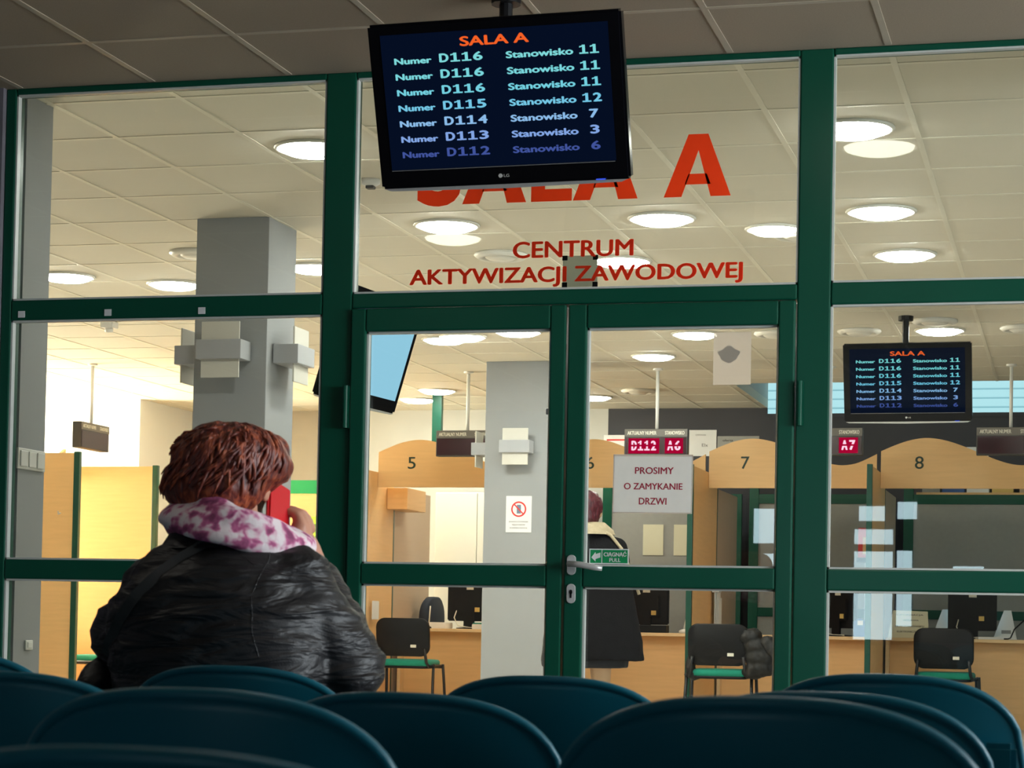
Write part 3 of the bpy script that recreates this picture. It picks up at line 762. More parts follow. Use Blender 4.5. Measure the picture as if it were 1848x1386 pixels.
# ---- things on the counters
def sheets(name, label, cat, loc, sx, sy, sz, mat='paper', rz=0, group=None):
    t = MB().box(-sx/2, sx/2, -sy/2, sy/2, 0, sz, min(.004, sz*.3)).build(name, M[mat]); t.location = loc; t.rotation_euler = (0, 0, rz)
    return tag(t, label, cat, group)
sheets('paper_tray', 'white paper tray left of the monitor on counter 5', 'tray', (-5.56, 18.5, .75), .16, .22, .055)
sheets('paper_stack', 'white paper stack with green edge right of the counter 5 monitor', 'paper stack', (-5.155, 18.42, .75), .13, .18, .045)
sheets('notepad', 'thin green notepad on the paper stack at counter 5', 'notepad', (-5.155, 18.42, .795), .12, .17, .012, 'seat_green')
t = thing('pen_stand', 'black pen on a stand at the left end of counter 5', 'pen stand', (-5.64, 18.40, .75))  # pen standing upright in a small base
MB().lathe([(.028, 0), (.028, .012), (.012, .02), (.010, .05), (.004, .052)]).build('base', M['black'], t); MB().tube([(0, 0, .04), (.012, -.005, .20)], .006, 8).build('pen', M['cream_text'], t, smooth=True)
sheets('leaflet', 'white leaflet fixed to the divider left of counter 5', 'leaflet', (-5.898, 17.65, .82), .004, .18, .16)
t = thing('box_file', 'black box with a red end beside the standing woman', 'box', (-3.62, 18.42, .75))
box('body', M['black'], t, -.15, .15, -.06, .08, 0, .065, bevel=.003); box('end_panel', M['red_text'], t, -.19, -.15, -.06, .08, 0, .065, bevel=.003)
lettering('lettering', [('● anton', -.12, .02, .025, .04, 0, 0)], t, [M['grey_print']], y=-.0612) if False else None
t = thing('desk_lamp', 'white slanting desk lamp beside the green divider edge', 'desk lamp', (-3.30, 18.46, .75))
MB().lathe([(.075, 0), (.075, .02), (.05, .035), (.012, .04)]).build('base', M['white'], t, smooth=True)
MB().tube([(-.03, 0, .03), (0, 0, .16), (.07, .02, .42)], .010, 8).build('arm', M['white'], t, smooth=True)
MB().tube([(.07, .02, .42), (-.02, -.02, .46), (-.12, -.04, .44)], [.02, .035, .045], 12).build('lamp_shade', M['white'], t, smooth=True)
t = thing('paper_roll', 'white paper strips hanging on the divider behind the chair with the jacket', 'papers', (-2.99, 18.0, .72))
h_ = MB()
for k in range(4): h_.box(.0+.008*k, .004+.008*k, .02*k, .02*k+.16, .05-.02*k, .40-.02*k*(k % 2))
h_.build('strip', M['paper'], t); box('clip', M['steel'], t, -.02, .04, 0, .12, .385, .405)
sheets('envelope', 'small white envelope tray under the paper strips', 'envelope', (-2.93, 18.36, .75), .14, .1, .07, 'paper')
t = thing('folder', 'blue plastic folder leaning by the monitor of counter 7', 'folder', (-1.78, 18.52, .75), -.3)
MB().prism([(-.09, 0), (.09, 0), (.10, .10), (-.04, .16), (-.09, .13)], -.015, .015).build('cover', M['binder_blue'], t, bevel=.003)
box('sheet', M['paper'], t, -.05, .0, -.02, -.015, .10, .14)
t = thing('tabletop_sign', 'cream printed notice stand left of the rightmost visitor chair', 'notice', (-1.39, 18.42, .75))
sg = MB().prism([(-.175, 0), (.165, 0), (.155, .225), (-.135, .232)], -.006, .006).build('board', M['cream_paper'], t)
lettering('lettering', [('INFORMACJA', -.11, .12, .185, .2, 0, .03), ('URZĘDOWA', -.05, .08, .14, .155, 0, .03), ('PRZY STANOWISKU', -.115, .125, .09, .105, 0, .03), ('ELEKTRONICZNYM', -.10, .10, .045, .06, 0, .03)], t, [M['black_text']], y=-.0075)
box('foot', M['cream_paper'], t, -.15, .14, 0, .10, 0, .006)
sheets('paper_stack', 'white loose papers in front of the rightmost monitor', 'paper stack', (-.72, 18.44, .75), .22, .16, .02, 'paper', .2)
for k, (x, l) in enumerate([(-1.14, 'light striped folder leaning left of the rightmost monitor'), (-.62, 'light striped folder leaning right of the rightmost monitor')]):
    t = thing('leaning_folder', l, 'folder', (x, 18.86, .75), 0, 'pale folders behind the rightmost monitor')
    MB().prism([(-.09, 0), (.11, 0), (.06, .25), (.0, .25)], -.01, .01).build('cover', M['paper'], t)
    box('spine_stripe', M['grey_print'], t, -.02, .06, -.012, -.01, .05, .08)
cb = MB().tube([(-.60, 18.34, .757), (-.57, 18.36, .757), (-.55, 18.42, .765), (-.52, 18.48, .84), (-.44, 18.55, .92), (-.40, 18.60, .95)], .006, 8).build('telephone_cable', M['black'], smooth=True)
tag(cb, 'dark cable arching from the papers to the telephone', 'cable')
# ---- papers on the rear screens and dark wall
def poster(name, label, cat, x0, x1, y, z0, z1, mat='paper', items=None, tm=None, group=None, extra=None):
    t = thing(name, label, cat, (0, y, 0), 0, group)
    sh = box('sheet', M[mat], t, x0, x1, -.002, 0, z0, z1)
    if items: lettering('lettering', items, t, tm, y=-.0032)
    return t
poster('wall_sheet', 'cream sheet on the grey screen, left one of two', 'paper', -3.985, -3.79, 19.838, 1.475, 1.765, 'cream_paper', group='cream sheets on the grey screen')
poster('wall_sheet', 'cream sheet on the grey screen, right one next to the divider', 'paper', -3.69, -3.50, 19.838, 1.475, 1.765, 'cream_paper', group='cream sheets on the grey screen')
p = poster('wall_poster', 'white poster with a red stripe left of the lit display', 'poster', -4.46, -4.02, YB-.002, 2.34, 2.645); box('red_stripe', M['sign_red'], p, -4.43, -4.03, -.004, -.002, 2.59, 2.605)
poster('wall_poster', 'white poster right of the lit display with a ring mark', 'poster', -3.63, -3.36, YB-.002, 2.44, 2.69, 'paper', [('Elx', -3.50, -3.44, 2.53, 2.56, 0, .02), ('UWAGA', -3.56, -3.46, 2.635, 2.65, 0, .02)], [M['grey_print']])
poster('wall_poster', 'grey poster above the left end of the numeral 7 board', 'poster', -3.35, -2.95, YB-.002, 2.40, 2.63, 'grey_panel', [('oferta', -3.3, -3.2, 2.58, 2.6, 0, .02)], [M['black_text']])
poster('wall_poster', 'pale small paper above the numeral 8 board', 'poster', -1.02, -.82, YB-.002, 2.40, 2.52)
t = thing('red_leaflet', 'red and white leaflet hanging beside the green divider edge', 'leaflet', (-1.78, 18.85, 1.44))
MB().box(-.09, .06, -.004, 0, 0, .26).build('sheet', M['sign_red'], t); box('photo_field', M['tan'], t, -.05, .02, -.006, -.004, .03, .18); box('base', M['black'], t, -.1, .05, -.02, .02, -.04, 0)
box('support', M['steel'], t, -.03, -.01, 0, .02, -.69, 0)
# binders on top of the rear screen of counter 8
t = thing('shelf', 'narrow shelf on top of the screen behind counter 8', 'shelf', (-.6, 20.02, 2.058))
box('board', M['tan'], t, -.85, .9, -.15, .15, 0, .02); box('bracket', M['steel'], t, -.5, -.48, -.13, .17, -.06, 0); box('bracket', M['steel'], t, .5, .52, -.13, .17, -.06, 0)
for x, w_, mt, l in [(-1.32, .16, 'grey_panel', 'grey box on the shelf above the screen, leftmost'), (-1.12, .2, 'binder_blue', 'navy box on the shelf above the screen'), (-.90, .2, 'paper', 'white box on the shelf above the screen'), (-.68, .19, 'yellow_dev', 'yellow box on the shelf above the screen'), (-.28, .5, 'tan_grey', 'long pinkish box on the shelf above the screen')]:
    tag(MB().box(x-w_/2, x+w_/2, 19.92, 20.14, 2.078, 2.16, .004).build('storage_box', M[mt]), l, 'box', 'boxes on the shelf behind counter 8')

# ---- notices and stickers on the glazing and column
GY_ = YP-.0035
t = thing('prohibition_notice', 'white notice with red no phone circle on the far column', 'notice', (-4.314, 16.449, 1.678))
box('sheet', M['paper'], t, -.105, .105, -.003, 0, -.145, .145)
rg = MB(); n_ = 32
def ringpts(r): return [(r*cos(2*pi*k/n_), -.004, .04+r*sin(2*pi*k/n_)) for k in range(n_)]
rg.loft([ringpts(.062), ringpts(.050)], caps=False); rg.quad((-.041, -.0042, .075), (-.034, -.0042, .082), (.041, -.0042, .005), (.034, -.0042, -.002))
rg.build('red_ring', M['sign_red'], t)
box('phone_symbol', M['sign_blue'], t, -.016, .018, -.0037, -.003, .005, .075)
lettering('lettering', [('ZAKAZ UŻYWANIA', -.08, .08, -.065, -.052, 0, .02), ('TELEFONÓW', -.055, .055, -.09, -.077, 0, .02), ('KOMÓRKOWYCH', -.07, .07, -.115, -.102, 0, .02)], t, [M['black_text']], y=-.004)
t = thing('paper_notice', 'white sheet with red words asking to close the door', 'notice', (-1.508, YP-.004, 1.334), 0); t.rotation_euler = (0, .006, 0)
MB().quad((-.146, -.003, -.104), (.142, -.003, -.104), (.142, -.003, .101), (-.146, -.003, .101)).build('sheet', M['paper_lit'], t)
lettering('lettering', [('PROSIMY', -.068, .076, .036, .061, 0, .03), ('O ZAMYKANIE', -.108, .110, -.021, .003, 0, .03), ('DRZWI', -.051, .052, -.076, -.051, 0, .03)], t, [M['red_text']], y=-.0042)
slv = MB()
for a_, b_, c_, d_ in ((-.150, -.146, -.108, .108), (.142, .146, -.108, .108), (-.15, .146, .101, .108), (-.15, .146, -.108, -.104)): slv.box(a_, b_, -.002, 0, c_, d_)
slv.build('sleeve_edge', M['film'], t)
t = thing('pull_sticker', 'green CIĄGNĄĆ PULL sticker with white arrow above the door handle', 'sticker', (-1.668, YP-.004, 1.067))
box('base', M['paper'], t, -.074, .074, -.0015, 0, -.028, .028)
box('green_field', M['sign_green'], t, -.070, -.028, -.0022, -.0015, -.024, .024)
lf = box('green_field', M['sign_green'], t, -.024, .070, -.0022, -.0015, -.024, .024)
MB().prism([(-.066, -.004), (-.050, -.019), (-.050, -.010), (-.032, -.004), (-.032, .014), (-.050, .008), (-.050, .016)], -.003, -.0022).build('arrow', M['paper'], t)
lettering('lettering', [('CIĄGNĄĆ', -.020, .066, -.004, .020, 0, .035), ('PULL', .002, .044, -.020, -.006, 0, .035)], t, [M['paper']], y=-.0031)
t = thing('taped_paper', 'translucent white paper taped high on the right door pane', 'paper', (-1.226, YP+.0075, 1.792))
box('sheet', M['film'], t, -.069, .069, -.0015, 0, -.096, .096)
pf = MB(); pf.quad(*[(-.012+(.038+.005*sin(5*a))*cos(a), -.0022, .015+(.028+.004*cos(4*a))*sin(a)) for a in [2*pi*k/30 for k in range(30)]]); pf.build('printed_emblem', M['emblem'], t)
t = thing('glass_card', 'small grey card with black corners stuck behind the red words', 'card', (-1.799, YP+.0075, 2.124))
MB().quad((-.066, -.001, -.058), (.066, -.001, -.058), (.066, -.001, .058), (-.066, -.001, .058)).build('card', M['olive_plate'], t)
cm = MB()
for sx in (-1, 1):
    for sz in (-1, 1): cm.box(sx*.058-.010, sx*.058+.010, -.0028, -.002, sz*.05-.009, sz*.05+.009)
cm.build('corner_tape', M['black'], t)
for k, (x, l) in enumerate([(-4.053, 'small white sticker on the left transom, nearest the wall'), (-3.681, 'small white sticker on the left transom, middle one'), (-3.286, 'small white sticker on the left transom, nearest the door')]):
    s = MB().box(-.015, .015, -.002, 0, -.013, .013, .0006).build('transom_sticker', M['paper']); s.location = (x, FY0-.0003, 1.999)
    tag(s, l, 'sticker', 'white stickers on the left transom')
s = MB().box(-.011, .011, -.002, 0, -.011, .011, .0006).build('glass_sticker', M['paper']); s.location = (-1.905, YP-.0045, 1.602)
tag(s, 'tiny white square sticker at the right edge of the left door pane', 'sticker')
L1 = lettering('vinyl_lettering', [('S', -2.435, -2.262, 2.380, 2.624, 0, -.05), ('!A', -2.256, -2.008, 2.386, 2.616, 0, 0), ('!L', -1.989, -1.833, 2.386, 2.616, 0, 0), ('!A', -1.829, -1.584, 2.386, 2.616, 0, 0), ('!A', -1.487, -1.239, 2.386, 2.616, 0, 0)], None, [M['red_vinyl']], y=YP-.0045)
tag(L1, 'large red vinyl letters SALA A on the glass above the doors', 'lettering')
L2 = lettering('vinyl_lettering', [('CENTRUM', -2.056, -1.596, 2.175, 2.238, 0, .045), ('AKTYWIZACJI ZAWODOWEJ', -2.458, -1.190, 2.066, 2.143, 0, .04)], None, [M['red_vinyl']], y=YP-.0045)
tag(L2, 'small red vinyl words CENTRUM AKTYWIZACJI ZAWODOWEJ above the doors', 'lettering')
t = thing('light_switch', 'white triple light switch on the grey wall return at the left', 'light switch', (-4.10, 7.835, 1.437), pi/2)
box('plate', M['white'], t, -.115, .115, -.010, 0, -.042, .042, bevel=.003)
for x in (-.071, 0, .071): box('rocker', M['white'], t, x-.030, x+.030, -.016, -.010, -.032, .032, bevel=.003)
t = thing('wall_socket', 'small white socket plate low on the grey wall return', 'socket', (-4.10, 7.86, .69), pi/2)
box('plate', M['white'], t, -.03, .03, -.008, 0, -.02, .02, bevel=.003); box('insert', M['white'], t, -.018, .018, -.011, -.008, -.012, .012, bevel=.002)
t = thing('lime_notice', 'lime green printed notice beside the seated woman', 'notice', (-6.83, 18.584, 1.64))
box('sheet', M['lime'], t, -.13, .24, -.003, 0, -.115, .115)
lettering('lettering', [('PRZEJŚCIE', -.075, .20, .020, .052, 0, .03), ('SŁUŻBOWE', -.085, .205, -.040, -.002, 0, .03)], t, [M['green_num']], y=-.0042)

# ================================================================== VISITOR CHAIRS (behind the glass)
def rrect(w_, h_, r, n=5):
    pts = []
    for cx, cz, a0 in ((w_/2-r, h_/2-r, 0), (-w_/2+r, h_/2-r, pi/2), (-w_/2+r, -h_/2+r, pi), (w_/2-r, -h_/2+r, 1.5*pi)):
        for k in range(n+1): pts.append((cx+r*cos(a0+pi/2*k/n), cz+r*sin(a0+pi/2*k/n)))
    return pts
def visitor_chair(label, loc, rz):
    t = thing('visitor_chair', label, 'chair', loc, rz, 'visitor chairs with green seats')
    pts = rrect(.475, .31, .075)
    rings = []
    for dy, sc in ((-.012, .95), (-.006, 1), (.016, 1), (.03, .94)):
        rings.append([(x*sc, -.225+dy-.11*(z/.31)*.35+.10*(x*x), .675+z*sc-(.02*(1-(x/.24)**2) if z < -.1 else 0)+(.012*(1-(x/.24)**2) if z > .1 else 0)) for x, z in pts])
    MB().loft(rings).build('backrest', M['black'], t, smooth=True)
    box('label_sticker', M['cream_text'], t, .075, .125, -.243, -.236, .585, .61)
    sp = rrect(.46, .42, .07)
    MB().loft([[(x*s, y*s, z) for x, y in sp] for z, s in ((.425, .92), (.43, 1), (.462, 1), (.478, .95), (.482, .8))]).build('seat', M['seat_green'], t, smooth=True)
    MB().loft([[(x*s, y*s, z) for x, y in sp] for z, s in ((.405, .9), (.41, .98), (.426, .99))]).build('seat_shell', M['black'], t, smooth=True)
    fr = MB()
    for s in (-1, 1):
        fr.tube([(s*.20, -.245, .58), (s*.215, -.225, .46), (s*.225, -.18, .425), (s*.24, .2, .425)], .013, 8)
        fr.tube([(s*.24, -.15, .425), (s*.27, -.15, .44)], .012, 8)
    fr.tube([(-.24, .17, .415), (.24, .17, .415)], .011, 8)
    fr.build('frame', M['chrome_dark'], t, smooth=True)
    for sx in (-1, 1):
        for y0, y1 in ((-.14, -.22), (.16, .22)):
            MB().tube([(sx*.255, y0, .44), (sx*.262, (y0+y1)/2, .25), (sx*.27, y1, .0)], .013, 8).build('leg', M['chrome_dark'], t, smooth=True)
    return t
vc = visitor_chair('visitor chair with green seat in front of counter 5', (-5.60, 17.72, 0), .02)
dup(vc, (-2.725, 16.80, 0), .03, 'visitor chair with a black jacket hung over it')
dup(vc, (-1.04, 17.72, 0), -.02, 'visitor chair with green seat in front of counter 8')
dup(vc, (-8.30, 14.95, 0), -pi/2+pi+.1, 'dark chair seen from the side at the far left wall return')
dup(vc, (-7.9, 16.4, 0), pi/2+.1, 'visitor chair half hidden behind the seated woman, at the left counter')
# puffer jacket over the middle chair
t = thing('puffer_jacket', 'black puffer jacket hanging off the right of the middle visitor chair', 'jacket', (-2.445, 16.60, 0))
j = MB()
for (cx, cy, cz, rx, ry, rz_) in [(-.02, 0, .74, .09, .09, .07), (.03, 0, .66, .11, .10, .08), (.06, 0, .58, .13, .10, .08), (.06, .02, .50, .13, .11, .07), (.14, 0, .62, .08, .09, .07), (.19, .02, .55, .09, .08, .07), (.0, .04, .46, .10, .1, .05), (.24, .0, .50, .05, .06, .05)]:
    j.ell((cx, cy, cz), (rx, ry, rz_), 16)
remeshed(j, 'body', M['puffer'], t, .012, 3, .03, .05)
sl = MB().chain([(.12, -.06, .70), (.20, -.08, .60), (.26, -.07, .47)], [.055, .055, .045]); remeshed(sl, 'sleeve', M['puffer'], t, .012, 3, .02, .04)
j = MB()
j.ell((-.50, .04, .50), (.04, .07, .09), 14); j.ell((-.47, .05, .43), (.06, .06, .04), 14)
remeshed(j, 'hanging_sleeve', M['puffer'], t, .012, 3, .02, .04)
# office chair behind counter 5
t = thing('office_chair', 'dark high backed office chair behind the visitor chair at counter 5', 'office chair', (-5.80, 19.06, 0), pi/2-.1)
pts = rrect(.46, .50, .18)
MB().loft([[(x*s, dy+.12*x*x, .79+z*s) for x, z in pts] for dy, s in ((-.03, .93), (-.02, 1), (.03, 1), (.05, .92))]).build('backrest', M['navy_fabric'], t, smooth=True)
MB().loft([[(x*s, -.25+y*s, z) for x, y in rrect(.48, .46, .1)] for z, s in ((.42, .95), (.44, 1), (.49, .98), (.50, .9))]).build('seat', M['navy_fabric'], t, smooth=True)
b_ = MB(); b_.tube([(0, -.2, .06), (0, -.2, .42)], .03, 12)
for k in range(5): b_.tube([(0, -.2, .10), (.28*cos(k*1.2566), -.2+.28*sin(k*1.2566), .06)], .018, 8)
b_.tube([(0, -.1, .42), (0, .06, .44), (0, .06, .6)], .018, 8)
b_.build('base', M['black'], t)
for k in range(5):
    MB().ell((.28*cos(k*1.2566), -.2+.28*sin(k*1.2566), .03), (.03, .03, .03), 12).build('caster', M['black'], t, smooth=True)

# ================================================================== WAITING ROOM CHAIRS
def waiting_chair(label, loc, rz=0):
    t = thing('waiting_chair', label, 'waiting chair', loc, rz, 'teal plastic waiting room chairs')
    NU, NV = 44, 26
    path = [(-.075, .745), (-.07, .70), (-.055, .62), (-.035, .54), (-.005, .47), (.05, .435), (.13, .425), (.25, .43), (.36, .44), (.41, .43), (.425, .405)]
    L = [0]
    for a, b in zip(path, path[1:]): L.append(L[-1]+math.dist(a, b))
    def at(d):
        for i in range(len(path)-1):
            if d <= L[i+1] or i == len(path)-2:
                s = (d-L[i])/(L[i+1]-L[i]); return (path[i][0]+(path[i+1][0]-path[i][0])*s, path[i][1]+(path[i+1][1]-path[i][1])*s)
    rows = []
    for j in range(NV+1):
        f = j/NV; row = []
        for i in range(NU+1):
            u = -1+2*i/NU
            top = (1-(1-abs(u)**2.7)**(1/2.7))*.155          # rounded shoulders
            d0 = top; d = d0+(L[-1]-d0-top*.35)*f**1.15
            y, z = at(d)
            hw = .228 if z > .5 else .228+.006*min(1, (.5-z)/.08)
            back = max(0, min(1, (z-.44)/.12))
            y += back*.055*u*u; z += (1-back)*.022*u*u
            row.append(Vector((hw*u, y, z)))
        rows.append(row)
    m = MB(); m.loft(rows, caps=False, closed=False)
    o = m.build('shell', M['teal'], t, smooth=True)
    sd = o.modifiers.new('thickness', 'SOLIDIFY'); sd.thickness = .007; sd.offset = 0
    edge = [rows[j][0] for j in range(NV, 0, -1)] + rows[0] + [rows[j][-1] for j in range(1, NV+1)]
    ed = [edge[0]]
    for p in edge[1:]:
        if (p-ed[-1]).length > .004: ed.append(p)
    MB().tube(ed, .0075, 10).build('rim', M['teal'], o, smooth=True)
    br = MB()
    for s in (-1, 1): MB().box(s*.19-.03, s*.19+.03, -.066, -.036, .45, .64, .01).build('back_bracket', M['teal'], t)
    fm = MB(); fm.box(-.285, .285, .14, .20, .355, .405, .004); fm.box(-.12, .12, .06, .30, .405, .42)
    fm.build('beam', M['chrome_dark'], t)
    for s in (-1, 1):
        l_ = MB(); l_.box(s*.25-.02, s*.25+.02, .15, .19, .03, .355); l_.box(s*.25-.02, s*.25+.02, -.05, .38, 0, .03, .006); l_.build('leg', M['chrome_dark'], t)
    return t
wc = waiting_chair('teal waiting chair the seated woman sits on', (-1.512, 3.75, 0), 0)
for (x, y, dz, rz, l) in [
    (-.915, 3.75, -.026, 0, 'teal waiting chair in the front row, in front of the left door'),
    (-.318, 3.75, -.008, 0, 'teal waiting chair in the front row, farthest right'),
    (-2.11, 3.75, -.006, 0, 'teal waiting chair in the front row, cut by the left edge of the photo'),
    (-1.57, 2.98, -.020, 0, 'teal waiting chair at the left edge, just behind the seated woman'),
    (-.935, 2.98, -.035, 0, 'teal waiting chair in the middle of the second row, between two nearer chairs'),
    (-.335, 2.98, -.018, 0, 'teal waiting chair at the right, its rim just above the nearest right chair'),
    (-.93, 2.22, -.010, 0, 'teal waiting chair large at lower left, one row behind the nearest'),
    (-.308, 2.22, -.002, 0, 'teal waiting chair large at lower right, the nearest on that side'),
    (-.60, 1.36, -.018, 0, 'teal waiting chair nearest the camera, only its rim showing at bottom left')]:
    c_ = dup(wc, (x, y, 0), rz, l)
    for ch in c_.children:
        if not ch.name.startswith('leg'): ch.location.z = dz
for ch in wc.children:
    if not ch.name.startswith('leg'): ch.location.z = -.022

# ================================================================== SEATED WOMAN
PX0, PY0 = -1.67, 4.05
per = thing('person', 'person with short auburn hair in a black leather jacket, seated and phoning', 'person', (PX0, PY0, 0))
def W(x, y, z): return (x-PX0, y-PY0, z)
def ring(cx, cy, z, rx, ry, n=28, e=2.3):
    r = []
    for k in range(n):
        a = 2*pi*k/n; c_, s_ = cos(a), sin(a)
        r.append((cx+rx*math.copysign(abs(c_)**(2/e), c_), cy+ry*math.copysign(abs(s_)**(2/e), s_), z))
    return r
LA = [W(-1.81, 4.05, .852), W(-1.89, 4.08, .78), W(-1.912, 4.13, .70), W(-1.80, 4.36, .64)]
RA = [W(-1.53, 4.05, .880), W(-1.482, 4.07, .80), W(-1.43, 4.12, .725), W(-1.535, 4.225, .89)]
# body: one continuous skin (head, neck, trunk, arms, hands, legs)
b = MB()
b.ell(W(-1.690, 4.105, 1.118), (.072, .092, .095)); b.ell(W(-1.690, 4.150, 1.065), (.052, .058, .062))      # skull, jaw
b.ell(W(-1.690, 4.202, 1.098), (.012, .020, .018)); b.ell(W(-1.690, 4.205, 1.086), (.015, .016, .011))        # nose
b.ell(W(-1.690, 4.195, 1.058), (.026, .012, .008)); b.ell(W(-1.690, 4.190, 1.03), (.022, .02, .016))           # lips, chin
for s in (-1, 1):
    b.ell(W(-1.690+s*.075, 4.105, 1.088), (.010, .022, .034)); b.ell(W(-1.690+s*.032, 4.186, 1.112), (.016, .012, .012)); b.ell(W(-1.690+s*.04, 4.17, 1.075), (.02, .02, .02))
b.chain([W(-1.685, 4.085, 1.06), W(-1.672, 4.06, .96)], [.056, .065])
b.loft([ring(0, .0, z, rx, ry) for z, rx, ry in ((.47, .15, .11), (.55, .18, .13), (.72, .185, .125), (.86, .18, .11), (.93, .15, .085), (.965, .08, .06))])
for A in (LA, RA): b.chain([Vector(p) for p in A[:3]], [.055, .05, .045]); b.chain([Vector(A[2]), Vector(A[3])], [.045, .032])
for s in (-1, 1):
    b.chain([(s*.10, .02, .565), (s*.115, .43, .52), (s*.115, .47, .10)], [.095, .07, .05]); b.chain([(s*.115, .46, .06), (s*.12, .62, .035)], [.04, .032])
# right hand around the phone
hc = Vector(W(-1.562, 4.195, .968))
b.chain([Vector(RA[3]), hc+Vector((.0, .01, .0))], [.032, .030]); b.ell(hc+Vector((-.008, .0, .020)), (.022, .036, .042))
for k in range(4):
    o_ = Vector((.004, -.030+.019*k+.012, .048-.006*abs(k-1.5)))
    p0 = hc+o_; p1 = p0+Vector((-.014, .004, .026)); p2 = p1+Vector((-.030, .004, .010)); p3 = p2+Vector((-.016, .004, -.008))
    b.chain([p0, p1, p2, p3], [.0100, .0095, .0088, .0078], 10)
th = hc+Vector((-.016, -.036, .008)); b.chain([th, th+Vector((-.030, -.006, .024)), th+Vector((-.038, -.004, .052))], [.011, .010, .0085], 10)
# left hand resting on the lap
lh = Vector(W(-1.765, 4.40, .635)); b.chain([Vector(LA[3]), lh], [.03, .028]); b.ell(lh+Vector((.03, .02, 0)), (.044, .034, .018))
for k in range(4):
    p0 = lh+Vector((.062, .048-.020*k, .004)); p1 = p0+Vector((.028+.004*(k in (1, 2)), -.002, .004)); p2 = p1+Vector((.026, -.002, -.012))
    b.chain([p0, p1, p2], [.0095, .0088, .0078], 10)
b.chain([lh+Vector((.02, .045, .004)), lh+Vector((.04, .075, .008)), lh+Vector((.062, .085, .002))], [.011, .0098, .0085], 10)
body = remeshed(b, 'body', M['skin'], per, .0065, 3)
tr = MB()
tr.loft([ring(0, .0, z, rx, ry) for z, rx, ry in ((.455, .17, .13), (.48, .205, .16), (.56, .20, .155), (.62, .18, .14))])
for s in (-1, 1): tr.chain([(s*.10, .02, .565), (s*.115, .43, .535), (s*.115, .47, .12)], [.105, .082, .065])
remeshed(tr, 'trousers', M['trousers'], per, .012, 3)
for s in (-1, 1):
    sh = MB(); sh.ell((s*.12, .545, .045), (.056, .16, .052)); sh.ell((s*.118, .46, .07), (.055, .065, .06)); sh.box(s*.12-.045, s*.12+.045, .41, .67, 0, .02, .008)
    remeshed(sh, 'shoe', M['shoe'], per, .01, 2)
jk = MB()
jk.loft([ring(0+ox, oy, z, rx, ry) for z, rx, ry, ox, oy in ((.47, .205, .165, 0, 0), (.55, .218, .170, 0, 0), (.66, .224, .172, 0, -.005), (.76, .232, .170, -.006, -.012), (.84, .228, .158, -.008, -.018), (.90, .190, .138, -.008, -.012), (.945, .150, .112, -.006, -.002), (.98, .115, .092, -.004, .012), (1.005, .092, .082, -.004, .02))])
jk.chain([Vector(p) for p in LA], [.092, .084, .074, .052]); jk.chain([Vector(p) for p in RA], [.088, .080, .075, .048])
# soft folds where the sleeves bend
for p, r in ((W(-1.425, 4.09, .70), .07), (W(-1.93, 4.10, .665), .055)): jk.ell(p, (r, r, r*.6))
jacket = remeshed(jk, 'jacket', M['leather'], per, .0085, 7)
# real creases pressed into the leather
me = jacket.data; me.update()
vn = [v.normal.copy() for v in me.vertices]
for v, n in zip(me.vertices, vn):
    p = v.co
    q = Vector((p.x*3.2+.8*p.z, p.y*3.0, p.z*15-p.x*3.4))
    a = noise.noise(q*1.05)+.45*noise.noise(q*2.3+Vector((3, 1, 7)))
    ridge = (1-abs(a)*2.2)
    amt = .0085 if p.x < .17 else .0075
    v.co += n*(amt*max(-.6, ridge) - .002)
me.update()
bvh = BVHTree.FromPolygons([v.co for v in me.vertices], [list(f.vertices) for f in me.polygons])
def onback(x, z, off=.002):
    h, n, i, d = bvh.ray_cast(Vector((x-PX0, -1.0, z)), Vector((0, 1, 0)))
    return (h+n*off) if h else None
def ribbon(pts, half, th, n=40):
    """band lying on the jacket's back along an x-z path"""
    out = []
    P = [Vector((x, 0, z)) for x, z in pts]
    for i in range(n+1):
        u = i/n*(len(P)-1); k = min(int(u), len(P)-2); p = P[k].lerp(P[k+1], u-k); d = (P[k+1]-P[k]).normalized(); s = Vector((-d.z, 0, d.x))
        c = onback(p.x, p.z)
        if c is None: continue
        out.append((c, s, onback((p+s*half).x, (p+s*half).z) or c, onback((p-s*half).x, (p-s*half).z) or c))
    for _ in range(3):
        for i in range(1, len(out)-1):
            m_ = (out[i-1][0]+out[i][0]*2+out[i+1][0])/4; out[i] = (m_, out[i][1], out[i][2], out[i][3])
    rings = [[c+s*half+Vector((0, .004, 0)), c+s*half*.9+Vector((0, -th, 0)), c-s*half*.9+Vector((0, -th, 0)), c-s*half+Vector((0, .004, 0))] for c, s, _, _ in out]
    return rings
def seam(pts, r=.0022):
    sp = []
    P = [Vector((x, 0, z)) for x, z in pts]
    for i in range(31):
        u = i/30*(len(P)-1); k = min(int(u), len(P)-2); p = P[k].lerp(P[k+1], u-k); h = onback(p.x, p.z, -.0008)
        if h: sp.append(h)
    return sp
sm = MB()
for pth in ([(-1.555, .985), (-1.548, .93), (-1.557, .86), (-1.55, .79), (-1.535, .74)], [(-1.80, .97), (-1.835, .92), (-1.86, .86), (-1.86, .79), (-1.85, .74)],
            [(-1.62, .985), (-1.60, .945), (-1.565, .92)], [(-1.84, .70), (-1.70, .695), (-1.55, .70)]):
    sp = seam(pth)
    if len(sp) > 2: sm.tube(sp, .0017, 6)
sm.build('seam', M['leather'], jacket, smooth=True)
cl = MB()      # stand-up collar under the scarf
cl.loft([[(x*s, y*s+.012+dy, z) for x, y, _ in ring(0, 0, 0, .125, .105)] for z, s, dy in ((.955, 1.12, -.008), (.985, 1.0, 0), (1.005, .95, .004), (1.0, .88, .004), (.97, .9, 0))], caps=False)
cl.build('collar', M['leather'], jacket, smooth=True)
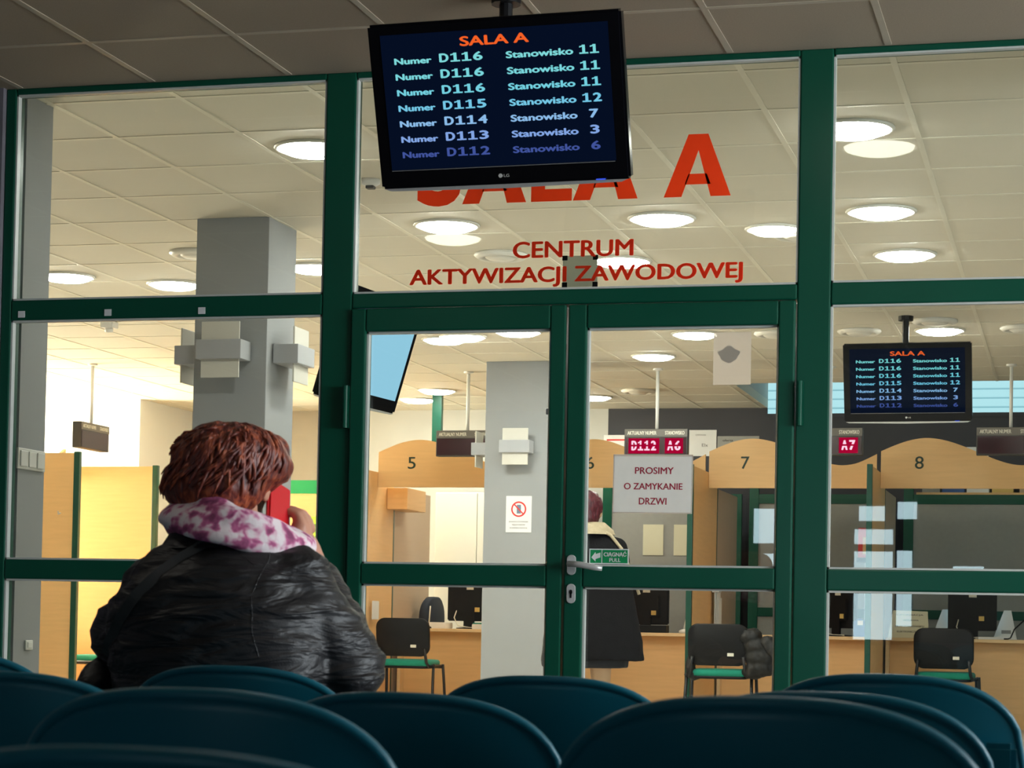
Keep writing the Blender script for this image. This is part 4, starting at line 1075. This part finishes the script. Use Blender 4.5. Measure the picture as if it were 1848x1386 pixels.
# scarf: folded ring of cloth
sc_ = MB(); rings = []
N_, K_ = 64, 22
for i in range(N_):
    a = 2*pi*i/N_
    cx, cy = .010+.120*cos(a), .030+.116*sin(a)
    zc = .998-.030*cos(a)-.010*sin(a)
    r_ = []
    for k in range(K_):
        b_ = 2*pi*k/K_
        fold = 1+.16*sin(3*b_+2.2*a)+.10*sin(5*b_-3*a+1)+.07*noise.noise(Vector((cos(a)*3, sin(a)*3, b_)))
        rad, up = .036*cos(b_)*fold, .044*sin(b_)*fold
        rad += .020*(-sin(b_))*max(0, 1)                       # lower edge spreads outward
        r_.append((cx+rad*cos(a), cy+rad*sin(a), zc+up))
    rings.append(r_)
rings.append(rings[0]); sc_.loft(rings, caps=False)
bmesh.ops.remove_doubles(sc_.bm, verts=sc_.bm.verts[:], dist=1e-5)
scf = sc_.build('scarf', M['scarf'], per, smooth=True)
sd = scf.modifiers.new('subdivision', 'SUBSURF'); sd.levels = 1; sd.render_levels = 1
# hair: fused volume with combed locks on it
HC = Vector(W(-1.693, 4.085, 1.118))
h = MB()
h.ell(W(-1.692, 4.090, 1.128), (.112, .122, .088)); h.ell(W(-1.705, 4.055, 1.085), (.105, .098, .075)); h.ell(W(-1.775, 4.085, 1.085), (.045, .075, .042))
h.ell(W(-1.785, 4.085, 1.065), (.034, .06, .030)); h.ell(W(-1.605, 4.115, 1.128), (.040, .070, .042)); h.ell(W(-1.700, 4.045, 1.055), (.085, .075, .040))
h.ell(W(-1.64, 4.10, 1.15), (.066, .10, .058)); h.ell(W(-1.66, 4.17, 1.168), (.07, .05, .04))
hair = remeshed(h, 'hair', M['hair'], per, .007, 5)
hme = hair.data
for v, n in zip(hme.vertices, [v.normal.copy() for v in hme.vertices]):
    p = v.co-HC
    q = Vector((p.x*42+p.z*16, p.y*30, p.z*9-p.x*5))
    v.co += n*(.0045*noise.noise(q)+.003*noise.noise(q*2.3)+.004*noise.noise(p*18))
hme.update()
hb = BVHTree.FromPolygons([v.co for v in hme.vertices], [list(f.vertices) for f in hme.polygons])
lk = MB()
random.seed(11)
for k in range(330):
    a = random.uniform(-pi*1.02, .02*pi)                     # direction round the back of the head
    c0 = HC+Vector((random.uniform(-.02, .03), .0, .0))
    p0 = random.uniform(.02, .45) if k % 2 else random.uniform(.4, 1.15)  # start polar angle from the crown
    sweep = random.uniform(-.75, .05); ln = random.uniform(.6, 1.0)
    pts = []; rs = []
    for i in range(9):
        f = i/8; th_ = p0+f*ln; aa = a+sweep*f*f
        d = Vector((sin(th_)*cos(aa), sin(th_)*sin(aa), cos(th_)))
        hit = hb.ray_cast(HC+d*.3, -d)[0]
        if hit is None or hit.z < 1.03: break
        lift = .001+(.010 if f > .8 and k % 5 == 0 else .0025)*f
        pts.append(hit+d*lift); rs.append(.0042*(sin(pi*min(1, .12+f*.86))**.7)+.0008)
    if len(pts) > 4: lk.tube(pts, rs, 6)
for x0, z0, dx, dz in ((-1.797, 1.085, -.026, -.020), (-1.80, 1.065, -.022, .006), (-1.79, 1.06, -.018, -.028), (-1.79, 1.10, -.028, -.008), (-1.78, 1.045, -.02, -.014)):
    lk.tube([W(x0+.02, 4.06, z0), W(x0+dx*.5, 4.06, z0+dz*.3), W(x0+dx, 4.065, z0+dz)], [.010, .007, .001], 8)
lk.build('hair_lock', M['hair'], hair, smooth=True)
# phone held to the right ear
ph = thing('mobile_phone', 'red mobile phone held to the right ear of the seated woman', 'phone', W(0, 0, 0))
ph.location = (-1.604, 4.150, 1.033)
ph.rotation_euler = (radians(-20), radians(-14), radians(-14))
MB().box(-.006, .006, -.036, .036, -.072, .072, .004).build('case', M['phone'], ph); box('screen', M['gloss_black'], ph, -.0068, -.006, -.031, .031, -.064, .064)
# shoulder bag with its strap across the back
bg = thing('shoulder_bag', 'dark shoulder bag at the left hip of the seated woman, strap across her back', 'bag', (PX0, PY0, 0))
bb = MB(); bb.ell(W(-1.945, 4.10, .665), (.055, .12, .075)); bb.ell(W(-1.935, 4.12, .60), (.06, .13, .08)); remeshed(bb, 'pouch', M['leather'], bg, .01, 3, .012, .04)
rb = ribbon([(-1.665, .972), (-1.73, .925), (-1.79, .865), (-1.845, .80), (-1.885, .735)], .0125, .004)
MB().loft(rb).build('strap', M['strap'], bg, smooth=False)

# ================================================================== STANDING WOMAN AT COUNTER 6
p2 = thing('person', 'person standing at counter 6 in a long dark coat, seen from behind', 'person', (-2.875, 12.6, 0))
b = MB()
b.ell((0, .0, 1.51), (.078, .095, .105)); b.ell((0, .05, 1.455), (.055, .06, .065)); b.ell((0, .105, 1.49), (.012, .02, .018)); b.ell((0, .1, 1.45), (.026, .012, .008))
for s in (-1, 1): b.ell((s*.08, 0, 1.49), (.01, .022, .034)); b.ell((s*.032, .085, 1.505), (.016, .012, .012))
b.chain([(0, -.01, 1.44), (0, -.015, 1.33)], [.055, .065])
b.loft([ring(0, 0, z, rx, ry) for z, rx, ry in ((.75, .17, .12), (.95, .18, .125), (1.1, .165, .11), (1.25, .18, .11), (1.33, .14, .08), (1.36, .07, .06))])
for s in (-1, 1):
    b.chain([(s*.165, 0, 1.27), (s*.195+.02, .03, 1.02)], [.052, .045]); b.chain([(s*.195+.02, .03, 1.02), (s*.17, .25, .96)], [.045, .03]); b.ell((s*.155, .30, .955), (.035, .045, .02))
    for k in range(4): b.chain([(s*(.13+.017*k), .335, .955), (s*(.128+.017*k), .37, .95), (s*(.126+.017*k), .39, .937)], [.009, .0085, .0075], 10)
    b.chain([(s*.125, .29, .96), (s*.10, .32, .955), (s*.095, .345, .95)], [.011, .01, .0085], 10)
    b.chain([(s*.09, .0, .80), (s*.10, .0, .48), (s*.10, -.01, .08)], [.085, .06, .042]); b.chain([(s*.10, -.02, .05), (s*.11, .15, .03)], [.04, .03])
remeshed(b, 'body', M['stocking'], p2, .008, 3)
ct = MB()
ct.loft([ring(cx, 0, z, rx, ry) for z, rx, ry, cx in ((.60, .305, .24, .06), (.75, .285, .225, .05), (.95, .262, .20, .035), (1.12, .25, .18, .02), (1.25, .24, .165, .01), (1.32, .205, .13, 0), (1.37, .13, .10, 0), (1.395, .09, .085, 0))])
for s in (-1, 1): ct.chain([(s*.175, 0, 1.27), (s*.195+.02, .03, 1.02)], [.075, .065]); ct.chain([(s*.195+.02, .03, 1.02), (s*.17, .23, .96)], [.065, .05])
coat = remeshed(ct, 'coat', M['coat'], p2, .014, 5, .02, .16)
sk = MB(); sk.loft([ring(0, 0, z, rx, ry) for z, rx, ry in ((.555, .262, .2), (.6, .265, .2), (.8, .25, .18))]); remeshed(sk, 'skirt', M['trousers'], p2, .014, 3, .012, .1)
cl = MB(); cl.loft([[(x*s, y*s+dy, z) for x, y, _ in ring(0, 0, 0, .11, .1)] for z, s, dy in ((1.355, 1.55, -.01), (1.385, 1.45, -.01), (1.43, .95, 0), (1.425, .75, 0), (1.37, .8, 0))], caps=False)
cl.build('collar', M['fur'], p2, smooth=True)
st = MB(); st.tube([(.10, -.10, 1.385), (.165, -.09, 1.35), (.23, -.08, 1.27), (.30, -.05, 1.10), (.33, -.02, 1.0)], .010, 8); st.build('coat_piping', M['fur'], coat, smooth=True)
h = MB(); h.ell((0, -.015, 1.525), (.098, .112, .10)); h.ell((0, -.04, 1.46), (.085, .08, .065)); hr = remeshed(h, 'hair', M['hair2'], p2, .008, 3, .014, .03)
for s in (-1, 1):
    sh = MB(); sh.ell((s*.105, .075, .045), (.054, .155, .052)); sh.box(s*.105-.042, s*.105+.042, -.06, .2, 0, .02, .006); remeshed(sh, 'shoe', M['shoe'], p2, .01, 2)
